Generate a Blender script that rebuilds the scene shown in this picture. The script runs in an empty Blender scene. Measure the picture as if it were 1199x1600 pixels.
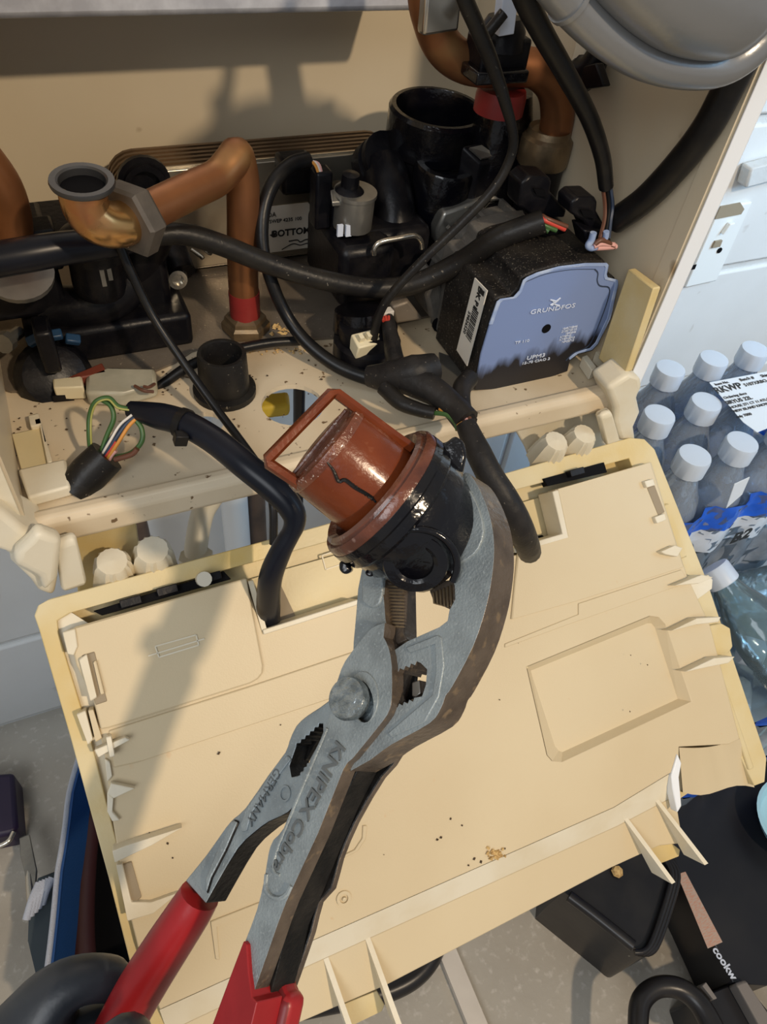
import bpy, bmesh, math, random
from mathutils import Vector, Matrix
from mathutils.geometry import tessellate_polygon
random.seed(7)
SC = bpy.context.scene
COL = SC.collection
V = Vector
# ------------------------------------------------------------------ camera
H = 1.12                     # lens height over the floor; all code below works in heights relative to the lens
FPX = 1155.0
AX = V((0.91255443, -0.24239727, 0.32937512))    # world X, Y, Z axes seen in camera (right, down, forward)
AY = V((-0.39817464, -0.71034355, 0.58040417))
AZ = V((0.0932811, -0.66079922, -0.7447436))
cam_data = bpy.data.cameras.new('camera')
cam = bpy.data.objects.new('camera', cam_data)
COL.objects.link(cam)
cam_data.sensor_fit = 'VERTICAL'
cam_data.sensor_height = 36.0
cam_data.lens = 36.0 * FPX / 1600.0
cam_data.clip_start = 0.01
cam.matrix_world = Matrix(((AX.x, -AX.y, -AX.z, 0), (AY.x, -AY.y, -AY.z, 0), (AZ.x, -AZ.y, -AZ.z, H), (0, 0, 0, 1)))
SC.camera = cam
SC.view_settings.view_transform = 'Standard'
SC.view_settings.look = 'None'
SC.view_settings.gamma = 1.0
SC.view_settings.use_curve_mapping = False
SC.view_settings.exposure = 0.0
# ------------------------------------------------------------------ world and lamps
world = bpy.data.worlds.new('world')
SC.world = world
world.use_nodes = True
bgn = world.node_tree.nodes['Background']
bgn.inputs['Color'].default_value = (0.93, 0.96, 1.0, 1)
bgn.inputs['Strength'].default_value = 0.33

def lamp(name, kind, loc, target, energy, color, size):
    d = bpy.data.lights.new(name, kind)
    d.energy = energy
    d.color = color
    if kind == 'AREA':
        d.shape = 'DISK' if not isinstance(size, tuple) else 'RECTANGLE'
        if isinstance(size, tuple):
            d.size, d.size_y = size
        else:
            d.size = size
    else:
        d.shadow_soft_size = size
    o = bpy.data.objects.new(name, d)
    COL.objects.link(o)
    o.location = V(loc) + V((0, 0, H))
    o.rotation_euler = (V(target) - V(loc)).to_track_quat('-Z', 'Y').to_euler()
    return o
lamp('ceiling_work_lamp', 'AREA', (0.60, -1.2, 1.10), (0.16, 0.3, -0.32), 26.0, (1.0, 0.80, 0.57), 0.085)
lamp('high_left_fill', 'AREA', (-0.95, -0.85, 0.95), (0.05, 0.1, -0.3), 14.5, (0.93, 0.965, 1.0), (0.9, 0.9))  # soft fill added high on the left to brighten the pliers
sw_l = lamp('cool_wall_fill', 'AREA', (1.35, -0.12, 0.28), (0.9, 0.655, -0.30), 3.3, (0.42, 0.70, 1.0), (0.6, 0.6))
sw_l.data.spread = math.radians(75)      # added fill for the right wall, beam narrowed to miss the panel

# ------------------------------------------------------------------ geometry helpers
def ray(px, py):
    c = V((px - 600.0, py - 800.0, FPX))
    return V((AX.dot(c), AY.dot(c), AZ.dot(c)))

def at(px, py, y=None, x=None, z=None, d=None, pl=None, h=0.0):
    """a picture position and one real coordinate (or a plane) give a place in the room"""
    r = ray(px, py)
    if y is not None: return r * (y / r.y)
    if x is not None: return r * (x / r.x)
    if z is not None: return r * (z / r.z)
    if d is not None: return r * (d / FPX)
    o, n = pl
    return r * ((o.dot(n) + h) / r.dot(n))

ORG = {}
def tag(o, label=None, cat=None, group=None, kind=None):
    if label: o['label'] = label
    if cat: o['category'] = cat
    if group: o['group'] = group
    if kind: o['kind'] = kind
    return o

def thing(name, loc, label=None, cat=None, group=None, kind=None):
    o = bpy.data.objects.new(name, None)
    o.empty_display_size = 0.02
    COL.objects.link(o)
    loc = V(loc)
    o.location = loc + V((0, 0, H))
    ORG[o] = loc
    return tag(o, label, cat, group, kind)

def mk(name, verts, faces, mat, parent=None, smooth=False, bevel=0.0, seg=2, sharp=35):
    verts = [V(v) for v in verts]
    if parent is not None:
        org = ORG[parent]
    else:
        xs = [v.x for v in verts]; ys = [v.y for v in verts]; zs = [v.z for v in verts]
        org = V(((min(xs) + max(xs)) / 2, (min(ys) + max(ys)) / 2, min(zs)))
    me = bpy.data.meshes.new(name)
    me.from_pydata([tuple(v - org) for v in verts], [], faces)
    bm = bmesh.new(); bm.from_mesh(me)
    bmesh.ops.recalc_face_normals(bm, faces=bm.faces)
    bm.to_mesh(me); bm.free()
    if smooth:
        for p in me.polygons: p.use_smooth = True
        me.set_sharp_from_angle(angle=math.radians(sharp))
    me.materials.append(M[mat] if isinstance(mat, str) else mat)
    o = bpy.data.objects.new(name, me)
    COL.objects.link(o)
    ORG[o] = org
    if parent is not None:
        o.parent = parent
    else:
        o.location = org + V((0, 0, H))
    if bevel > 0:
        b = o.modifiers.new('bevel', 'BEVEL')
        b.width = bevel; b.segments = seg; b.limit_method = 'ANGLE'; b.angle_limit = math.radians(32)
        b.harden_normals = False
        for p in me.polygons: p.use_smooth = True
        me.set_sharp_from_angle(angle=math.radians(sharp))
    return o

def box(name, lo, hi, mat, parent=None, bevel=0.0, frame=None, seg=2):
    vs = [V((x, y, z)) for x in (lo[0], hi[0]) for y in (lo[1], hi[1]) for z in (lo[2], hi[2])]
    if frame is not None: vs = [frame @ v for v in vs]
    fs = [(0, 1, 3, 2), (4, 6, 7, 5), (0, 4, 5, 1), (2, 3, 7, 6), (0, 2, 6, 4), (1, 5, 7, 3)]
    return mk(name, vs, fs, mat, parent, bevel=bevel, seg=seg)

def prism(name, poly, vec, mat, parent=None, bevel=0.0, holes=(), seg=2, smooth=False, taper=None, side=None):
    """planar outline (3D points, optional holes) given a thickness along vec"""
    loops = [[V(p) for p in poly]] + [[V(p) for p in h] for h in holes]
    vec = V(vec)
    tris = tessellate_polygon(loops)
    flat = [p for l in loops for p in l]
    n = len(flat)
    back = [p + vec for p in flat]
    if taper:
        c = sum((p for p in loops[0]), V()) / len(loops[0])
        back = [c + vec + (p - c) * taper for p in flat]
    vs = flat + back
    fs = [tuple(t) for t in tris] + [tuple(i + n for i in reversed(t)) for t in tris]
    k = 0
    for l in loops:
        m = len(l)
        for i in range(m):
            a, b = k + i, k + (i + 1) % m
            fs.append((a, b, b + n, a + n))
        k += m
    o = mk(name, vs, fs, mat, parent, bevel=bevel, seg=seg, smooth=smooth)
    if side:
        o.data.materials.append(M[side])
        for i, p in enumerate(o.data.polygons):
            if i >= 2 * len(tris): p.material_index = 1
    return o

def spline(pts, res=6, closed=False):
    pts = [V(p) for p in pts]
    n = len(pts)
    if n < 3 and not closed: return pts
    out = []
    rng = range(n if closed else n - 1)
    for i in rng:
        if closed:
            p0, p1, p2, p3 = pts[i - 1], pts[i], pts[(i + 1) % n], pts[(i + 2) % n]
        else:
            p0 = pts[i - 1] if i > 0 else pts[0] * 2 - pts[1]
            p1, p2 = pts[i], pts[i + 1]
            p3 = pts[i + 2] if i + 2 < n else pts[-1] * 2 - pts[-2]
        for k in range(res):
            t = k / res
            out.append(0.5 * ((2 * p1) + (p2 - p0) * t + (2 * p0 - 5 * p1 + 4 * p2 - p3) * t * t + (3 * p1 - p0 - 3 * p2 + p3) * t * t * t))
    if not closed: out.append(pts[-1])
    return out

def sweep(pts, rad, seg=10, closed=False, flat=1.0, phase=0.0, caps=True):
    n = len(pts)
    rads = rad if isinstance(rad, (list, tuple)) else None
    vs, fs = [], []
    ref = None
    for i, p in enumerate(pts):
        if closed: t = pts[(i + 1) % n] - pts[i - 1]
        else: t = pts[min(i + 1, n - 1)] - pts[max(i - 1, 0)]
        if t.length < 1e-9: t = V((0, 0, 1))
        t.normalize()
        if ref is None:
            ref = V((0, 0, 1)) if abs(t.z) < 0.9 else V((1, 0, 0))
        ref = ref - t * ref.dot(t)
        if ref.length < 1e-6: ref = t.orthogonal()
        ref.normalize()
        b = t.cross(ref)
        if rads:
            u = i / max(1, n - 1) * (len(rads) - 1); a = int(min(u, len(rads) - 2)); r = rads[a] + (rads[a + 1] - rads[a]) * (u - a)
        else: r = rad
        for k in range(seg):
            an = 2 * math.pi * k / seg + phase
            vs.append(p + ref * (math.cos(an) * r) + b * (math.sin(an) * r * flat))
    for i in range(n if closed else n - 1):
        j = (i + 1) % n
        for k in range(seg):
            k2 = (k + 1) % seg
            fs.append((i * seg + k, i * seg + k2, j * seg + k2, j * seg + k))
    if caps and not closed:
        fs.append(tuple(range(seg - 1, -1, -1)))
        fs.append(tuple((n - 1) * seg + k for k in range(seg)))
    return vs, fs

def tube(name, pts, rad, mat, parent=None, seg=10, res=6, closed=False, flat=1.0, smooth=True, phase=0.0):
    p = spline(pts, res, closed) if res > 1 else [V(q) for q in pts]
    vs, fs = sweep(p, rad, seg, closed, flat, phase)
    return mk(name, vs, fs, mat, parent, smooth=smooth, sharp=50)

def lathe(name, org, axis, prof, mat, parent=None, seg=28, smooth=True, sharp=35, start=0.0, sx=None, squash=1.0, mod=None):
    """profile of (radius, height along axis)"""
    axis = V(axis).normalized()
    u = V(sx) if sx is not None else axis.orthogonal()
    u = (u - axis * u.dot(axis)).normalized()
    w = axis.cross(u)
    org = V(org)
    vs, fs = [], []
    for j, (r, h) in enumerate(prof):
        for k in range(seg):
            an = 2 * math.pi * k / seg + start
            rr = r * (mod(an, j) if mod else 1.0)
            vs.append(org + axis * h + u * (math.cos(an) * rr) + w * (math.sin(an) * rr * squash))
    for j in range(len(prof) - 1):
        for k in range(seg):
            k2 = (k + 1) % seg
            fs.append((j * seg + k, j * seg + k2, (j + 1) * seg + k2, (j + 1) * seg + k))
    if prof[0][0] > 1e-6: fs.append(tuple(range(seg - 1, -1, -1)))
    if prof[-1][0] > 1e-6: fs.append(tuple((len(prof) - 1) * seg + k for k in range(seg)))
    return mk(name, vs, fs, mat, parent, smooth=smooth, sharp=sharp)

def multi(parts):
    """joins several (verts, faces) lists"""
    vs, fs = [], []
    for v, f in parts:
        k = len(vs); vs += list(v); fs += [tuple(i + k for i in q) for q in f]
    return vs, fs

def text(name, s, mtx, size, mat, parent, depth=0.0002, sx=1.0, bold=0.0, align='CENTER'):
    cu = bpy.data.curves.new(name, 'FONT')
    cu.body = s; cu.size = size; cu.align_x = align; cu.align_y = 'CENTER'
    cu.extrude = depth; cu.offset = bold; cu.resolution_u = 3
    t = bpy.data.objects.new(name, cu)
    COL.objects.link(t)
    dg = bpy.context.evaluated_depsgraph_get()
    me = bpy.data.meshes.new_from_object(t.evaluated_get(dg))
    bpy.data.objects.remove(t)
    bpy.data.curves.remove(cu)
    org = ORG[parent]
    S = Matrix.Diagonal((sx, 1, 1, 1))
    me.transform(Matrix.Translation(-org) @ mtx @ S)
    me.materials.clear(); me.materials.append(M[mat])
    o = bpy.data.objects.new(name, me)
    COL.objects.link(o); o.parent = parent; ORG[o] = org
    return o

def frame0(o, x, up):
    """frame with local x along x and local z along up"""
    x = V(x).normalized(); up = V(up)
    z = (up - x * up.dot(x)).normalized()
    y = z.cross(x)
    m = Matrix((x, y, z)).transposed().to_4x4()
    m.translation = V(o)
    return m

def frame3(o, x, up):
    """frame with local x along x, local z = normal towards viewer; up only fixes the sense"""
    x = V(x).normalized(); up = V(up)
    y = (up - x * up.dot(x)).normalized()
    z = x.cross(y)
    m = Matrix((x, y, z)).transposed().to_4x4()
    m.translation = V(o)
    return m

# ------------------------------------------------------------------ materials
M = {}
def pm(name, col, rough=0.5, metal=0.0, col2=None, scale=40.0, mix=(0.4, 0.7), bump=0.0, bscale=200.0, coat=0.0, spec=0.5, detail=4.0, stretch=None, col3=None, scale3=300.0, mix3=(0.62, 0.7), trans=0.0, ior=1.45, rough2=None):
    m = bpy.data.materials.new(name)
    m.use_nodes = True
    nt = m.node_tree; N = nt.nodes; L = nt.links
    b = N['Principled BSDF']
    b.inputs['Base Color'].default_value = (*col, 1)
    b.inputs['Roughness'].default_value = rough
    b.inputs['Metallic'].default_value = metal
    b.inputs['Coat Weight'].default_value = coat
    b.inputs['Coat Roughness'].default_value = 0.12
    b.inputs['Specular IOR Level'].default_value = spec
    b.inputs['Transmission Weight'].default_value = trans
    b.inputs['IOR'].default_value = ior
    tc = N.new('ShaderNodeTexCoord'); src = tc.outputs['Object']
    if stretch:
        mp = N.new('ShaderNodeMapping'); mp.inputs['Scale'].default_value = stretch
        L.new(src, mp.inputs['Vector']); src = mp.outputs['Vector']
    last = None
    if col2:
        nz = N.new('ShaderNodeTexNoise'); nz.inputs['Scale'].default_value = scale; nz.inputs['Detail'].default_value = detail
        L.new(src, nz.inputs['Vector'])
        rp = N.new('ShaderNodeMapRange'); rp.inputs['From Min'].default_value = mix[0]; rp.inputs['From Max'].default_value = mix[1]
        L.new(nz.outputs['Fac'], rp.inputs['Value'])
        mx = N.new('ShaderNodeMix'); mx.data_type = 'RGBA'
        mx.inputs['A'].default_value = (*col, 1); mx.inputs['B'].default_value = (*col2, 1)
        L.new(rp.outputs['Result'], mx.inputs['Factor'])
        last = mx.outputs['Result']
        if rough2 is not None:
            r2 = N.new('ShaderNodeMapRange'); r2.inputs['To Min'].default_value = rough; r2.inputs['To Max'].default_value = rough2
            L.new(rp.outputs['Result'], r2.inputs['Value']); L.new(r2.outputs['Result'], b.inputs['Roughness'])
    if col3:
        nz = N.new('ShaderNodeTexNoise'); nz.inputs['Scale'].default_value = scale3; nz.inputs['Detail'].default_value = 2.0
        L.new(src, nz.inputs['Vector'])
        rp = N.new('ShaderNodeMapRange'); rp.inputs['From Min'].default_value = mix3[0]; rp.inputs['From Max'].default_value = mix3[1]
        L.new(nz.outputs['Fac'], rp.inputs['Value'])
        mx = N.new('ShaderNodeMix'); mx.data_type = 'RGBA'
        if last: L.new(last, mx.inputs['A'])
        else: mx.inputs['A'].default_value = (*col, 1)
        mx.inputs['B'].default_value = (*col3, 1)
        L.new(rp.outputs['Result'], mx.inputs['Factor'])
        last = mx.outputs['Result']
    if last: L.new(last, b.inputs['Base Color'])
    if bump > 0:
        nz = N.new('ShaderNodeTexNoise'); nz.inputs['Scale'].default_value = bscale; nz.inputs['Detail'].default_value = 3.0
        L.new(src, nz.inputs['Vector'])
        bp = N.new('ShaderNodeBump'); bp.inputs['Strength'].default_value = bump; bp.inputs['Distance'].default_value = 0.002
        L.new(nz.outputs['Fac'], bp.inputs['Height']); L.new(bp.outputs['Normal'], b.inputs['Normal'])
    M[name] = m
    return m

def film(name, tint, gloss_col=(0.9, 0.95, 1.0), rough=0.08, haze=0.12, haze_col=(0.6, 0.68, 0.78)):
    """thin clear plastic: see-through, edge reflection, a little haze"""
    m = bpy.data.materials.new(name); m.use_nodes = True
    nt = m.node_tree; N = nt.nodes; L = nt.links
    for n in list(N): N.remove(n)
    out = N.new('ShaderNodeOutputMaterial')
    tr = N.new('ShaderNodeBsdfTransparent'); tr.inputs['Color'].default_value = (*tint, 1)
    gl = N.new('ShaderNodeBsdfGlossy'); gl.inputs['Roughness'].default_value = rough; gl.inputs['Color'].default_value = (*gloss_col, 1)
    df = N.new('ShaderNodeBsdfDiffuse'); df.inputs['Color'].default_value = (*haze_col, 1)
    fr = N.new('ShaderNodeFresnel'); fr.inputs['IOR'].default_value = 1.5
    tc = N.new('ShaderNodeTexCoord'); nz = N.new('ShaderNodeTexNoise'); nz.inputs['Scale'].default_value = 35.0
    L.new(tc.outputs['Object'], nz.inputs['Vector'])
    bp = N.new('ShaderNodeBump'); bp.inputs['Strength'].default_value = 0.5; bp.inputs['Distance'].default_value = 0.004
    L.new(nz.outputs['Fac'], bp.inputs['Height'])
    L.new(bp.outputs['Normal'], gl.inputs['Normal']); L.new(bp.outputs['Normal'], fr.inputs['Normal'])
    m1 = N.new('ShaderNodeMixShader'); m1.inputs[0].default_value = haze
    L.new(tr.outputs[0], m1.inputs[1]); L.new(df.outputs[0], m1.inputs[2])
    m2 = N.new('ShaderNodeMixShader')
    L.new(fr.outputs[0], m2.inputs[0]); L.new(m1.outputs[0], m2.inputs[1]); L.new(gl.outputs[0], m2.inputs[2])
    L.new(m2.outputs[0], out.inputs['Surface'])
    M[name] = m

CREAM = (0.74, 0.60, 0.40)
pm('panel_cream', (0.62, 0.515, 0.335), 0.42, col2=(0.58, 0.47, 0.295), scale=9, mix=(0.35, 0.75), bump=0.05, bscale=900, col3=(0.60, 0.45, 0.27), scale3=120, mix3=(0.74, 0.82))
pm('panel_yellowed', (0.64, 0.535, 0.31), 0.42, col2=(0.58, 0.41, 0.13), scale=14, mix=(0.42, 0.72), bump=0.08, bscale=500)
pm('plastic_ivory', (0.72, 0.66, 0.52), 0.42, col2=(0.64, 0.55, 0.38), scale=22, mix=(0.4, 0.75), bump=0.08, bscale=300)
pm('boiler_enamel', (0.65, 0.56, 0.41), 0.36, col2=(0.60, 0.50, 0.35), scale=6, mix=(0.4, 0.75), bump=0.02, bscale=300, col3=(0.26, 0.17, 0.08), scale3=38, mix3=(0.72, 0.80))
pm('tray_enamel', (0.66, 0.55, 0.39), 0.45, col2=(0.55, 0.44, 0.29), scale=16, mix=(0.4, 0.75), bump=0.05, bscale=600, col3=(0.16, 0.10, 0.05), scale3=170, mix3=(0.685, 0.73))
pm('cool_white', (0.80, 0.82, 0.84), 0.3)
pm('zinc_sheet', (0.50, 0.52, 0.58), 0.45, 0.4, col2=(0.70, 0.73, 0.80), scale=60, mix=(0.4, 0.65), bump=0.12, bscale=90, detail=8)
pm('grey_plate', (0.22, 0.185, 0.145), 0.5, 0.35, col2=(0.16, 0.13, 0.10), scale=30, bump=0.1, bscale=500, col3=(0.42, 0.36, 0.27), scale3=400, mix3=(0.68, 0.75))
pm('vessel_paint', (0.25, 0.255, 0.26), 0.28, 0.45, col2=(0.21, 0.215, 0.22), scale=8, bump=0.04, bscale=350)
pm('copper', (0.34, 0.145, 0.06), 0.36, 0.7, col2=(0.22, 0.09, 0.04), scale=25, mix=(0.35, 0.75), rough2=0.5, bump=0.03, bscale=120, col3=(0.55, 0.34, 0.13), scale3=18, mix3=(0.55, 0.75))
pm('copper_bright', (0.66, 0.40, 0.16), 0.22, 0.95, col2=(0.60, 0.25, 0.12), scale=45, mix=(0.4, 0.7), rough2=0.35)
pm('brass_dull', (0.30, 0.22, 0.13), 0.4, 0.8, col2=(0.20, 0.145, 0.09), scale=80, bump=0.1, bscale=300)
pm('nut_dark', (0.10, 0.085, 0.07), 0.6, 0.2, col2=(0.07, 0.06, 0.05), scale=60, bump=0.1, bscale=400)
pm('flange_zinc', (0.09, 0.09, 0.092), 0.35, 0.7)
pm('hole_black', (0.004, 0.004, 0.005), 0.7, spec=0.1)
pm('black_plastic', (0.004, 0.004, 0.006), 0.36, spec=0.28, col2=(0.010, 0.009, 0.010), scale=90, mix=(0.45, 0.7), bump=0.12, bscale=250)
pm('black_wet', (0.003, 0.003, 0.005), 0.14, spec=0.4, col2=(0.008, 0.007, 0.007), scale=60, bump=0.35, bscale=160, coat=0.25)
pm('cable_black', (0.006, 0.006, 0.007), 0.36, spec=0.35, col2=(0.012, 0.011, 0.010), scale=90, bump=0.05, bscale=300)
pm('cable_dusty', (0.009, 0.008, 0.008), 0.42, spec=0.35, col2=(0.018, 0.016, 0.013), scale=60, bump=0.15, bscale=250, col3=(0.16, 0.14, 0.11), scale3=420, mix3=(0.70, 0.76))
pm('tape_black', (0.012, 0.011, 0.011), 0.5, spec=0.35, col2=(0.024, 0.021, 0.019), scale=70, bump=0.35, bscale=130, col3=(0.13, 0.11, 0.09), scale3=500, mix3=(0.70, 0.76))
pm('sleeve_blueblack', (0.005, 0.0065, 0.012), 0.32, spec=0.35, col2=(0.009, 0.010, 0.016), scale=40)
pm('hx_brown', (0.17, 0.11, 0.06), 0.42, 0.65, col2=(0.11, 0.07, 0.04), scale=20, stretch=(1, 1, 6), bump=0.1, bscale=200)
pm('steel_sheet', (0.52, 0.47, 0.38), 0.28, 0.9, col2=(0.40, 0.36, 0.29), scale=18)
pm('steel_bright', (0.66, 0.62, 0.54), 0.22, 0.95)
pm('steel_dull', (0.34, 0.33, 0.30), 0.35, 0.8, col2=(0.25, 0.24, 0.22), scale=50)
pm('paper_white', (0.72, 0.68, 0.60), 0.7, col2=(0.64, 0.60, 0.52), scale=15)
pm('ink_black', (0.02, 0.02, 0.02), 0.6)
pm('print_white', (0.62, 0.68, 0.80), 0.6)
pm('pump_grey', (0.17, 0.16, 0.145), 0.5, 0.3, col2=(0.09, 0.084, 0.075), scale=40, bump=0.25, bscale=260, col3=(0.28, 0.25, 0.20), scale3=380, mix3=(0.68, 0.74))
pm('pump_black', (0.010, 0.009, 0.009), 0.5, spec=0.3, col2=(0.028, 0.024, 0.02), scale=45, bump=0.2, bscale=400, col3=(0.17, 0.15, 0.12), scale3=800, mix3=(0.62, 0.74))
pm('pump_blue', (0.175, 0.245, 0.45), 0.42, col2=(0.195, 0.265, 0.47), scale=30, bump=0.06, bscale=900)
pm('pump_blue_edge', (0.27, 0.36, 0.58), 0.55, col2=(0.42, 0.50, 0.66), scale=130, mix=(0.5, 0.7))
pm('connector_white', (0.72, 0.64, 0.44), 0.45)
pm('connector_clear', (0.36, 0.34, 0.26), 0.3, col2=(0.46, 0.43, 0.33), scale=60, stretch=(1, 1, 3))
pm('part_red', (0.19, 0.045, 0.025), 0.5)
pm('red_tape', (0.25, 0.022, 0.02), 0.42, col2=(0.16, 0.014, 0.012), scale=40)
pm('blue_cap', (0.015, 0.05, 0.11), 0.4)
pm('wire_green', (0.045, 0.11, 0.03), 0.4); pm('wire_yellow', (0.34, 0.33, 0.09), 0.4); pm('wire_red', (0.55, 0.06, 0.04), 0.4)
pm('wire_orange', (0.60, 0.26, 0.05), 0.4); pm('wire_blue', (0.03, 0.045, 0.08), 0.4); pm('wire_white', (0.66, 0.62, 0.56), 0.4)
pm('wire_pink', (0.66, 0.36, 0.32), 0.4); pm('wire_brown', (0.12, 0.05, 0.03), 0.4)
pm('rust_wet', (0.170, 0.036, 0.009), 0.26, col2=(0.115, 0.022, 0.006), scale=60, mix=(0.35, 0.75), bump=0.10, bscale=420, coat=0.25, spec=0.35, col3=(0.22, 0.065, 0.025), scale3=190, mix3=(0.66, 0.78))
pm('rust_pale', (0.18, 0.060, 0.030), 0.28, col2=(0.11, 0.03, 0.014), scale=110, mix=(0.4, 0.65), bump=0.35, bscale=600, coat=0.3, col3=(0.55, 0.44, 0.38), scale3=700, mix3=(0.64, 0.72))
pm('rust_ring', (0.15, 0.045, 0.022), 0.24, col2=(0.06, 0.02, 0.012), scale=60, mix=(0.4, 0.7), bump=0.25, bscale=300, coat=0.4, col3=(0.22, 0.13, 0.10), scale3=260, mix3=(0.6, 0.72))
pm('plier_steel', (0.32, 0.365, 0.38), 0.38, 0.25, col2=(0.21, 0.238, 0.248), scale=80, mix=(0.35, 0.7), bump=0.22, bscale=1100, col3=(0.35, 0.39, 0.40), scale3=900, mix3=(0.60, 0.72))
pm('plier_edge', (0.165, 0.13, 0.10), 0.33, 0.5, col2=(0.09, 0.07, 0.055), scale=90, bump=0.2, bscale=500, col3=(0.26, 0.19, 0.12), scale3=220, mix3=(0.60, 0.72))
pm('plier_dark', (0.005, 0.005, 0.005), 0.4, spec=0.3, col2=(0.018, 0.016, 0.014), scale=90, bump=0.25, bscale=400)
pm('plier_red', (0.32, 0.015, 0.018), 0.34, col2=(0.25, 0.011, 0.013), scale=35, bump=0.08, bscale=160)
pm('plier_red_dark', (0.16, 0.008, 0.010), 0.4)
pm('glove', (0.022, 0.026, 0.033), 0.38, col2=(0.032, 0.037, 0.045), scale=30, bump=0.15, bscale=120)
pm('crumb', (0.62, 0.42, 0.17), 0.8, col2=(0.40, 0.24, 0.09), scale=300)
pm('dirt', (0.07, 0.045, 0.025), 0.9)
pm('wall_paint', (0.72, 0.715, 0.69), 0.55, col2=(0.66, 0.655, 0.63), scale=6, bump=0.25, bscale=45, col3=(0.34, 0.27, 0.21), scale3=24, mix3=(0.70, 0.78))
pm('mortar', (0.60, 0.60, 0.58), 0.8, col2=(0.50, 0.49, 0.47), scale=12, bump=0.4, bscale=120)
pm('concrete', (0.43, 0.395, 0.335), 0.8, col2=(0.32, 0.285, 0.235), scale=5.0, mix=(0.35, 0.7), bump=0.3, bscale=110, detail=9, col3=(0.55, 0.51, 0.45), scale3=110, mix3=(0.58, 0.80))
pm('switch_plate', (0.80, 0.81, 0.78), 0.4)
pm('slot_brown', (0.30, 0.24, 0.16), 0.7)
pm('cap_white', (0.52, 0.58, 0.66), 0.4)
film('bottle_plastic', (0.82, 0.88, 0.95), rough=0.05, haze=0.30, haze_col=(0.60, 0.70, 0.84))
film('wrap_film', (0.90, 0.94, 0.98), rough=0.15, haze=0.14, haze_col=(0.50, 0.60, 0.72))
pm('bottle_base', (0.06, 0.09, 0.15), 0.4, col2=(0.12, 0.17, 0.24), scale=20)
pm('wrap_blue', (0.02, 0.12, 0.66), 0.25, col2=(0.02, 0.09, 0.50), scale=30, bump=0.2, bscale=40)
pm('wrap_white', (0.62, 0.68, 0.76), 0.3, bump=0.2, bscale=40)
pm('wrap_grey', (0.16, 0.19, 0.23), 0.25, col2=(0.34, 0.37, 0.42), scale=16, mix=(0.5, 0.7), bump=0.5, bscale=30)
film('bottle_teal', (0.74, 0.84, 0.87), rough=0.10, haze=0.26, haze_col=(0.28, 0.40, 0.45))
pm('bin_black', (0.012, 0.011, 0.012), 0.32, col2=(0.02, 0.018, 0.017), scale=30, bump=0.06, bscale=90)
pm('carton_black', (0.010, 0.010, 0.013), 0.35, col2=(0.018, 0.017, 0.018), scale=12)
pm('sticker_tan', (0.48, 0.36, 0.29), 0.6, col2=(0.52, 0.28, 0.20), scale=160, stretch=(1, 5, 1), mix=(0.45, 0.6))
pm('bag_blue', (0.010, 0.055, 0.18), 0.6, bump=0.3, bscale=500)
pm('bag_trim', (0.44, 0.46, 0.52), 0.7, bump=0.5, bscale=700)
pm('bag_teal', (0.035, 0.05, 0.06), 0.6)
pm('hose_maroon', (0.045, 0.014, 0.014), 0.5)
pm('tool_purple', (0.02, 0.012, 0.04), 0.4)
pm('bucket_cyan', (0.42, 0.72, 0.86), 0.4)
pm('board_white', (0.66, 0.60, 0.52), 0.6, col2=(0.56, 0.50, 0.43), scale=15)
pm('pipe_white', (0.72, 0.74, 0.74), 0.35)
pm('hose_ivory', (0.62, 0.58, 0.47), 0.4)
pm('pipe_brown', (0.13, 0.085, 0.06), 0.5, col2=(0.07, 0.05, 0.04), scale=30)
pm('part_yellow', (0.62, 0.46, 0.05), 0.5)
pm('tool_grey', (0.20, 0.18, 0.165), 0.5)
# blue front plate turning black along its lower part, with an uneven edge
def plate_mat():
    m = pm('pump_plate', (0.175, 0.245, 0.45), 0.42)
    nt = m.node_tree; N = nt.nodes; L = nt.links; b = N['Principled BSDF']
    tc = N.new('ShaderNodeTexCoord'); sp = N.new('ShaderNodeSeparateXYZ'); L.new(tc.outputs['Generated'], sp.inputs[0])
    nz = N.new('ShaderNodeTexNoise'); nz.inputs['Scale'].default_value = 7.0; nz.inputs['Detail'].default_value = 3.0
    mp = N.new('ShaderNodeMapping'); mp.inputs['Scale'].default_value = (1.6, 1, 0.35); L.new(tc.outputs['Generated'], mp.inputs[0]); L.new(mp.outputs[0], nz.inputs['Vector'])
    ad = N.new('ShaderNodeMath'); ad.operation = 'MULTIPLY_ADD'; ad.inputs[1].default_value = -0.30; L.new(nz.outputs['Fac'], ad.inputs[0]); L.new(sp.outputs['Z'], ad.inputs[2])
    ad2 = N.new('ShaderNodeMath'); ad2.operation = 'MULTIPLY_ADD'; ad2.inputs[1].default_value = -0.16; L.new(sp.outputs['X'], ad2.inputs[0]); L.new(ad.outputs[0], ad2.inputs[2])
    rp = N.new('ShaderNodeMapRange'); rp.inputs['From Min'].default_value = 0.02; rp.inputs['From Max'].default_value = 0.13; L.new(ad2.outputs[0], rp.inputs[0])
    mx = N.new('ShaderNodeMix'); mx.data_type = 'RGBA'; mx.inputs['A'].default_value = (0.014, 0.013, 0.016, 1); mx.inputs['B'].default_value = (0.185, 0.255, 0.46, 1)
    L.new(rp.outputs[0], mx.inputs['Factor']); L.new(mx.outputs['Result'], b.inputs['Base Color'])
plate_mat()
pm('plier_relief', (0.15, 0.165, 0.17), 0.42, 0.3)
pm('pivot_steel', (0.36, 0.40, 0.41), 0.28, 0.85, col2=(0.20, 0.23, 0.24), scale=220, mix=(0.4, 0.62), bump=0.5, bscale=420)
pm('paper_cool', (0.68, 0.73, 0.78), 0.6)
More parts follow.
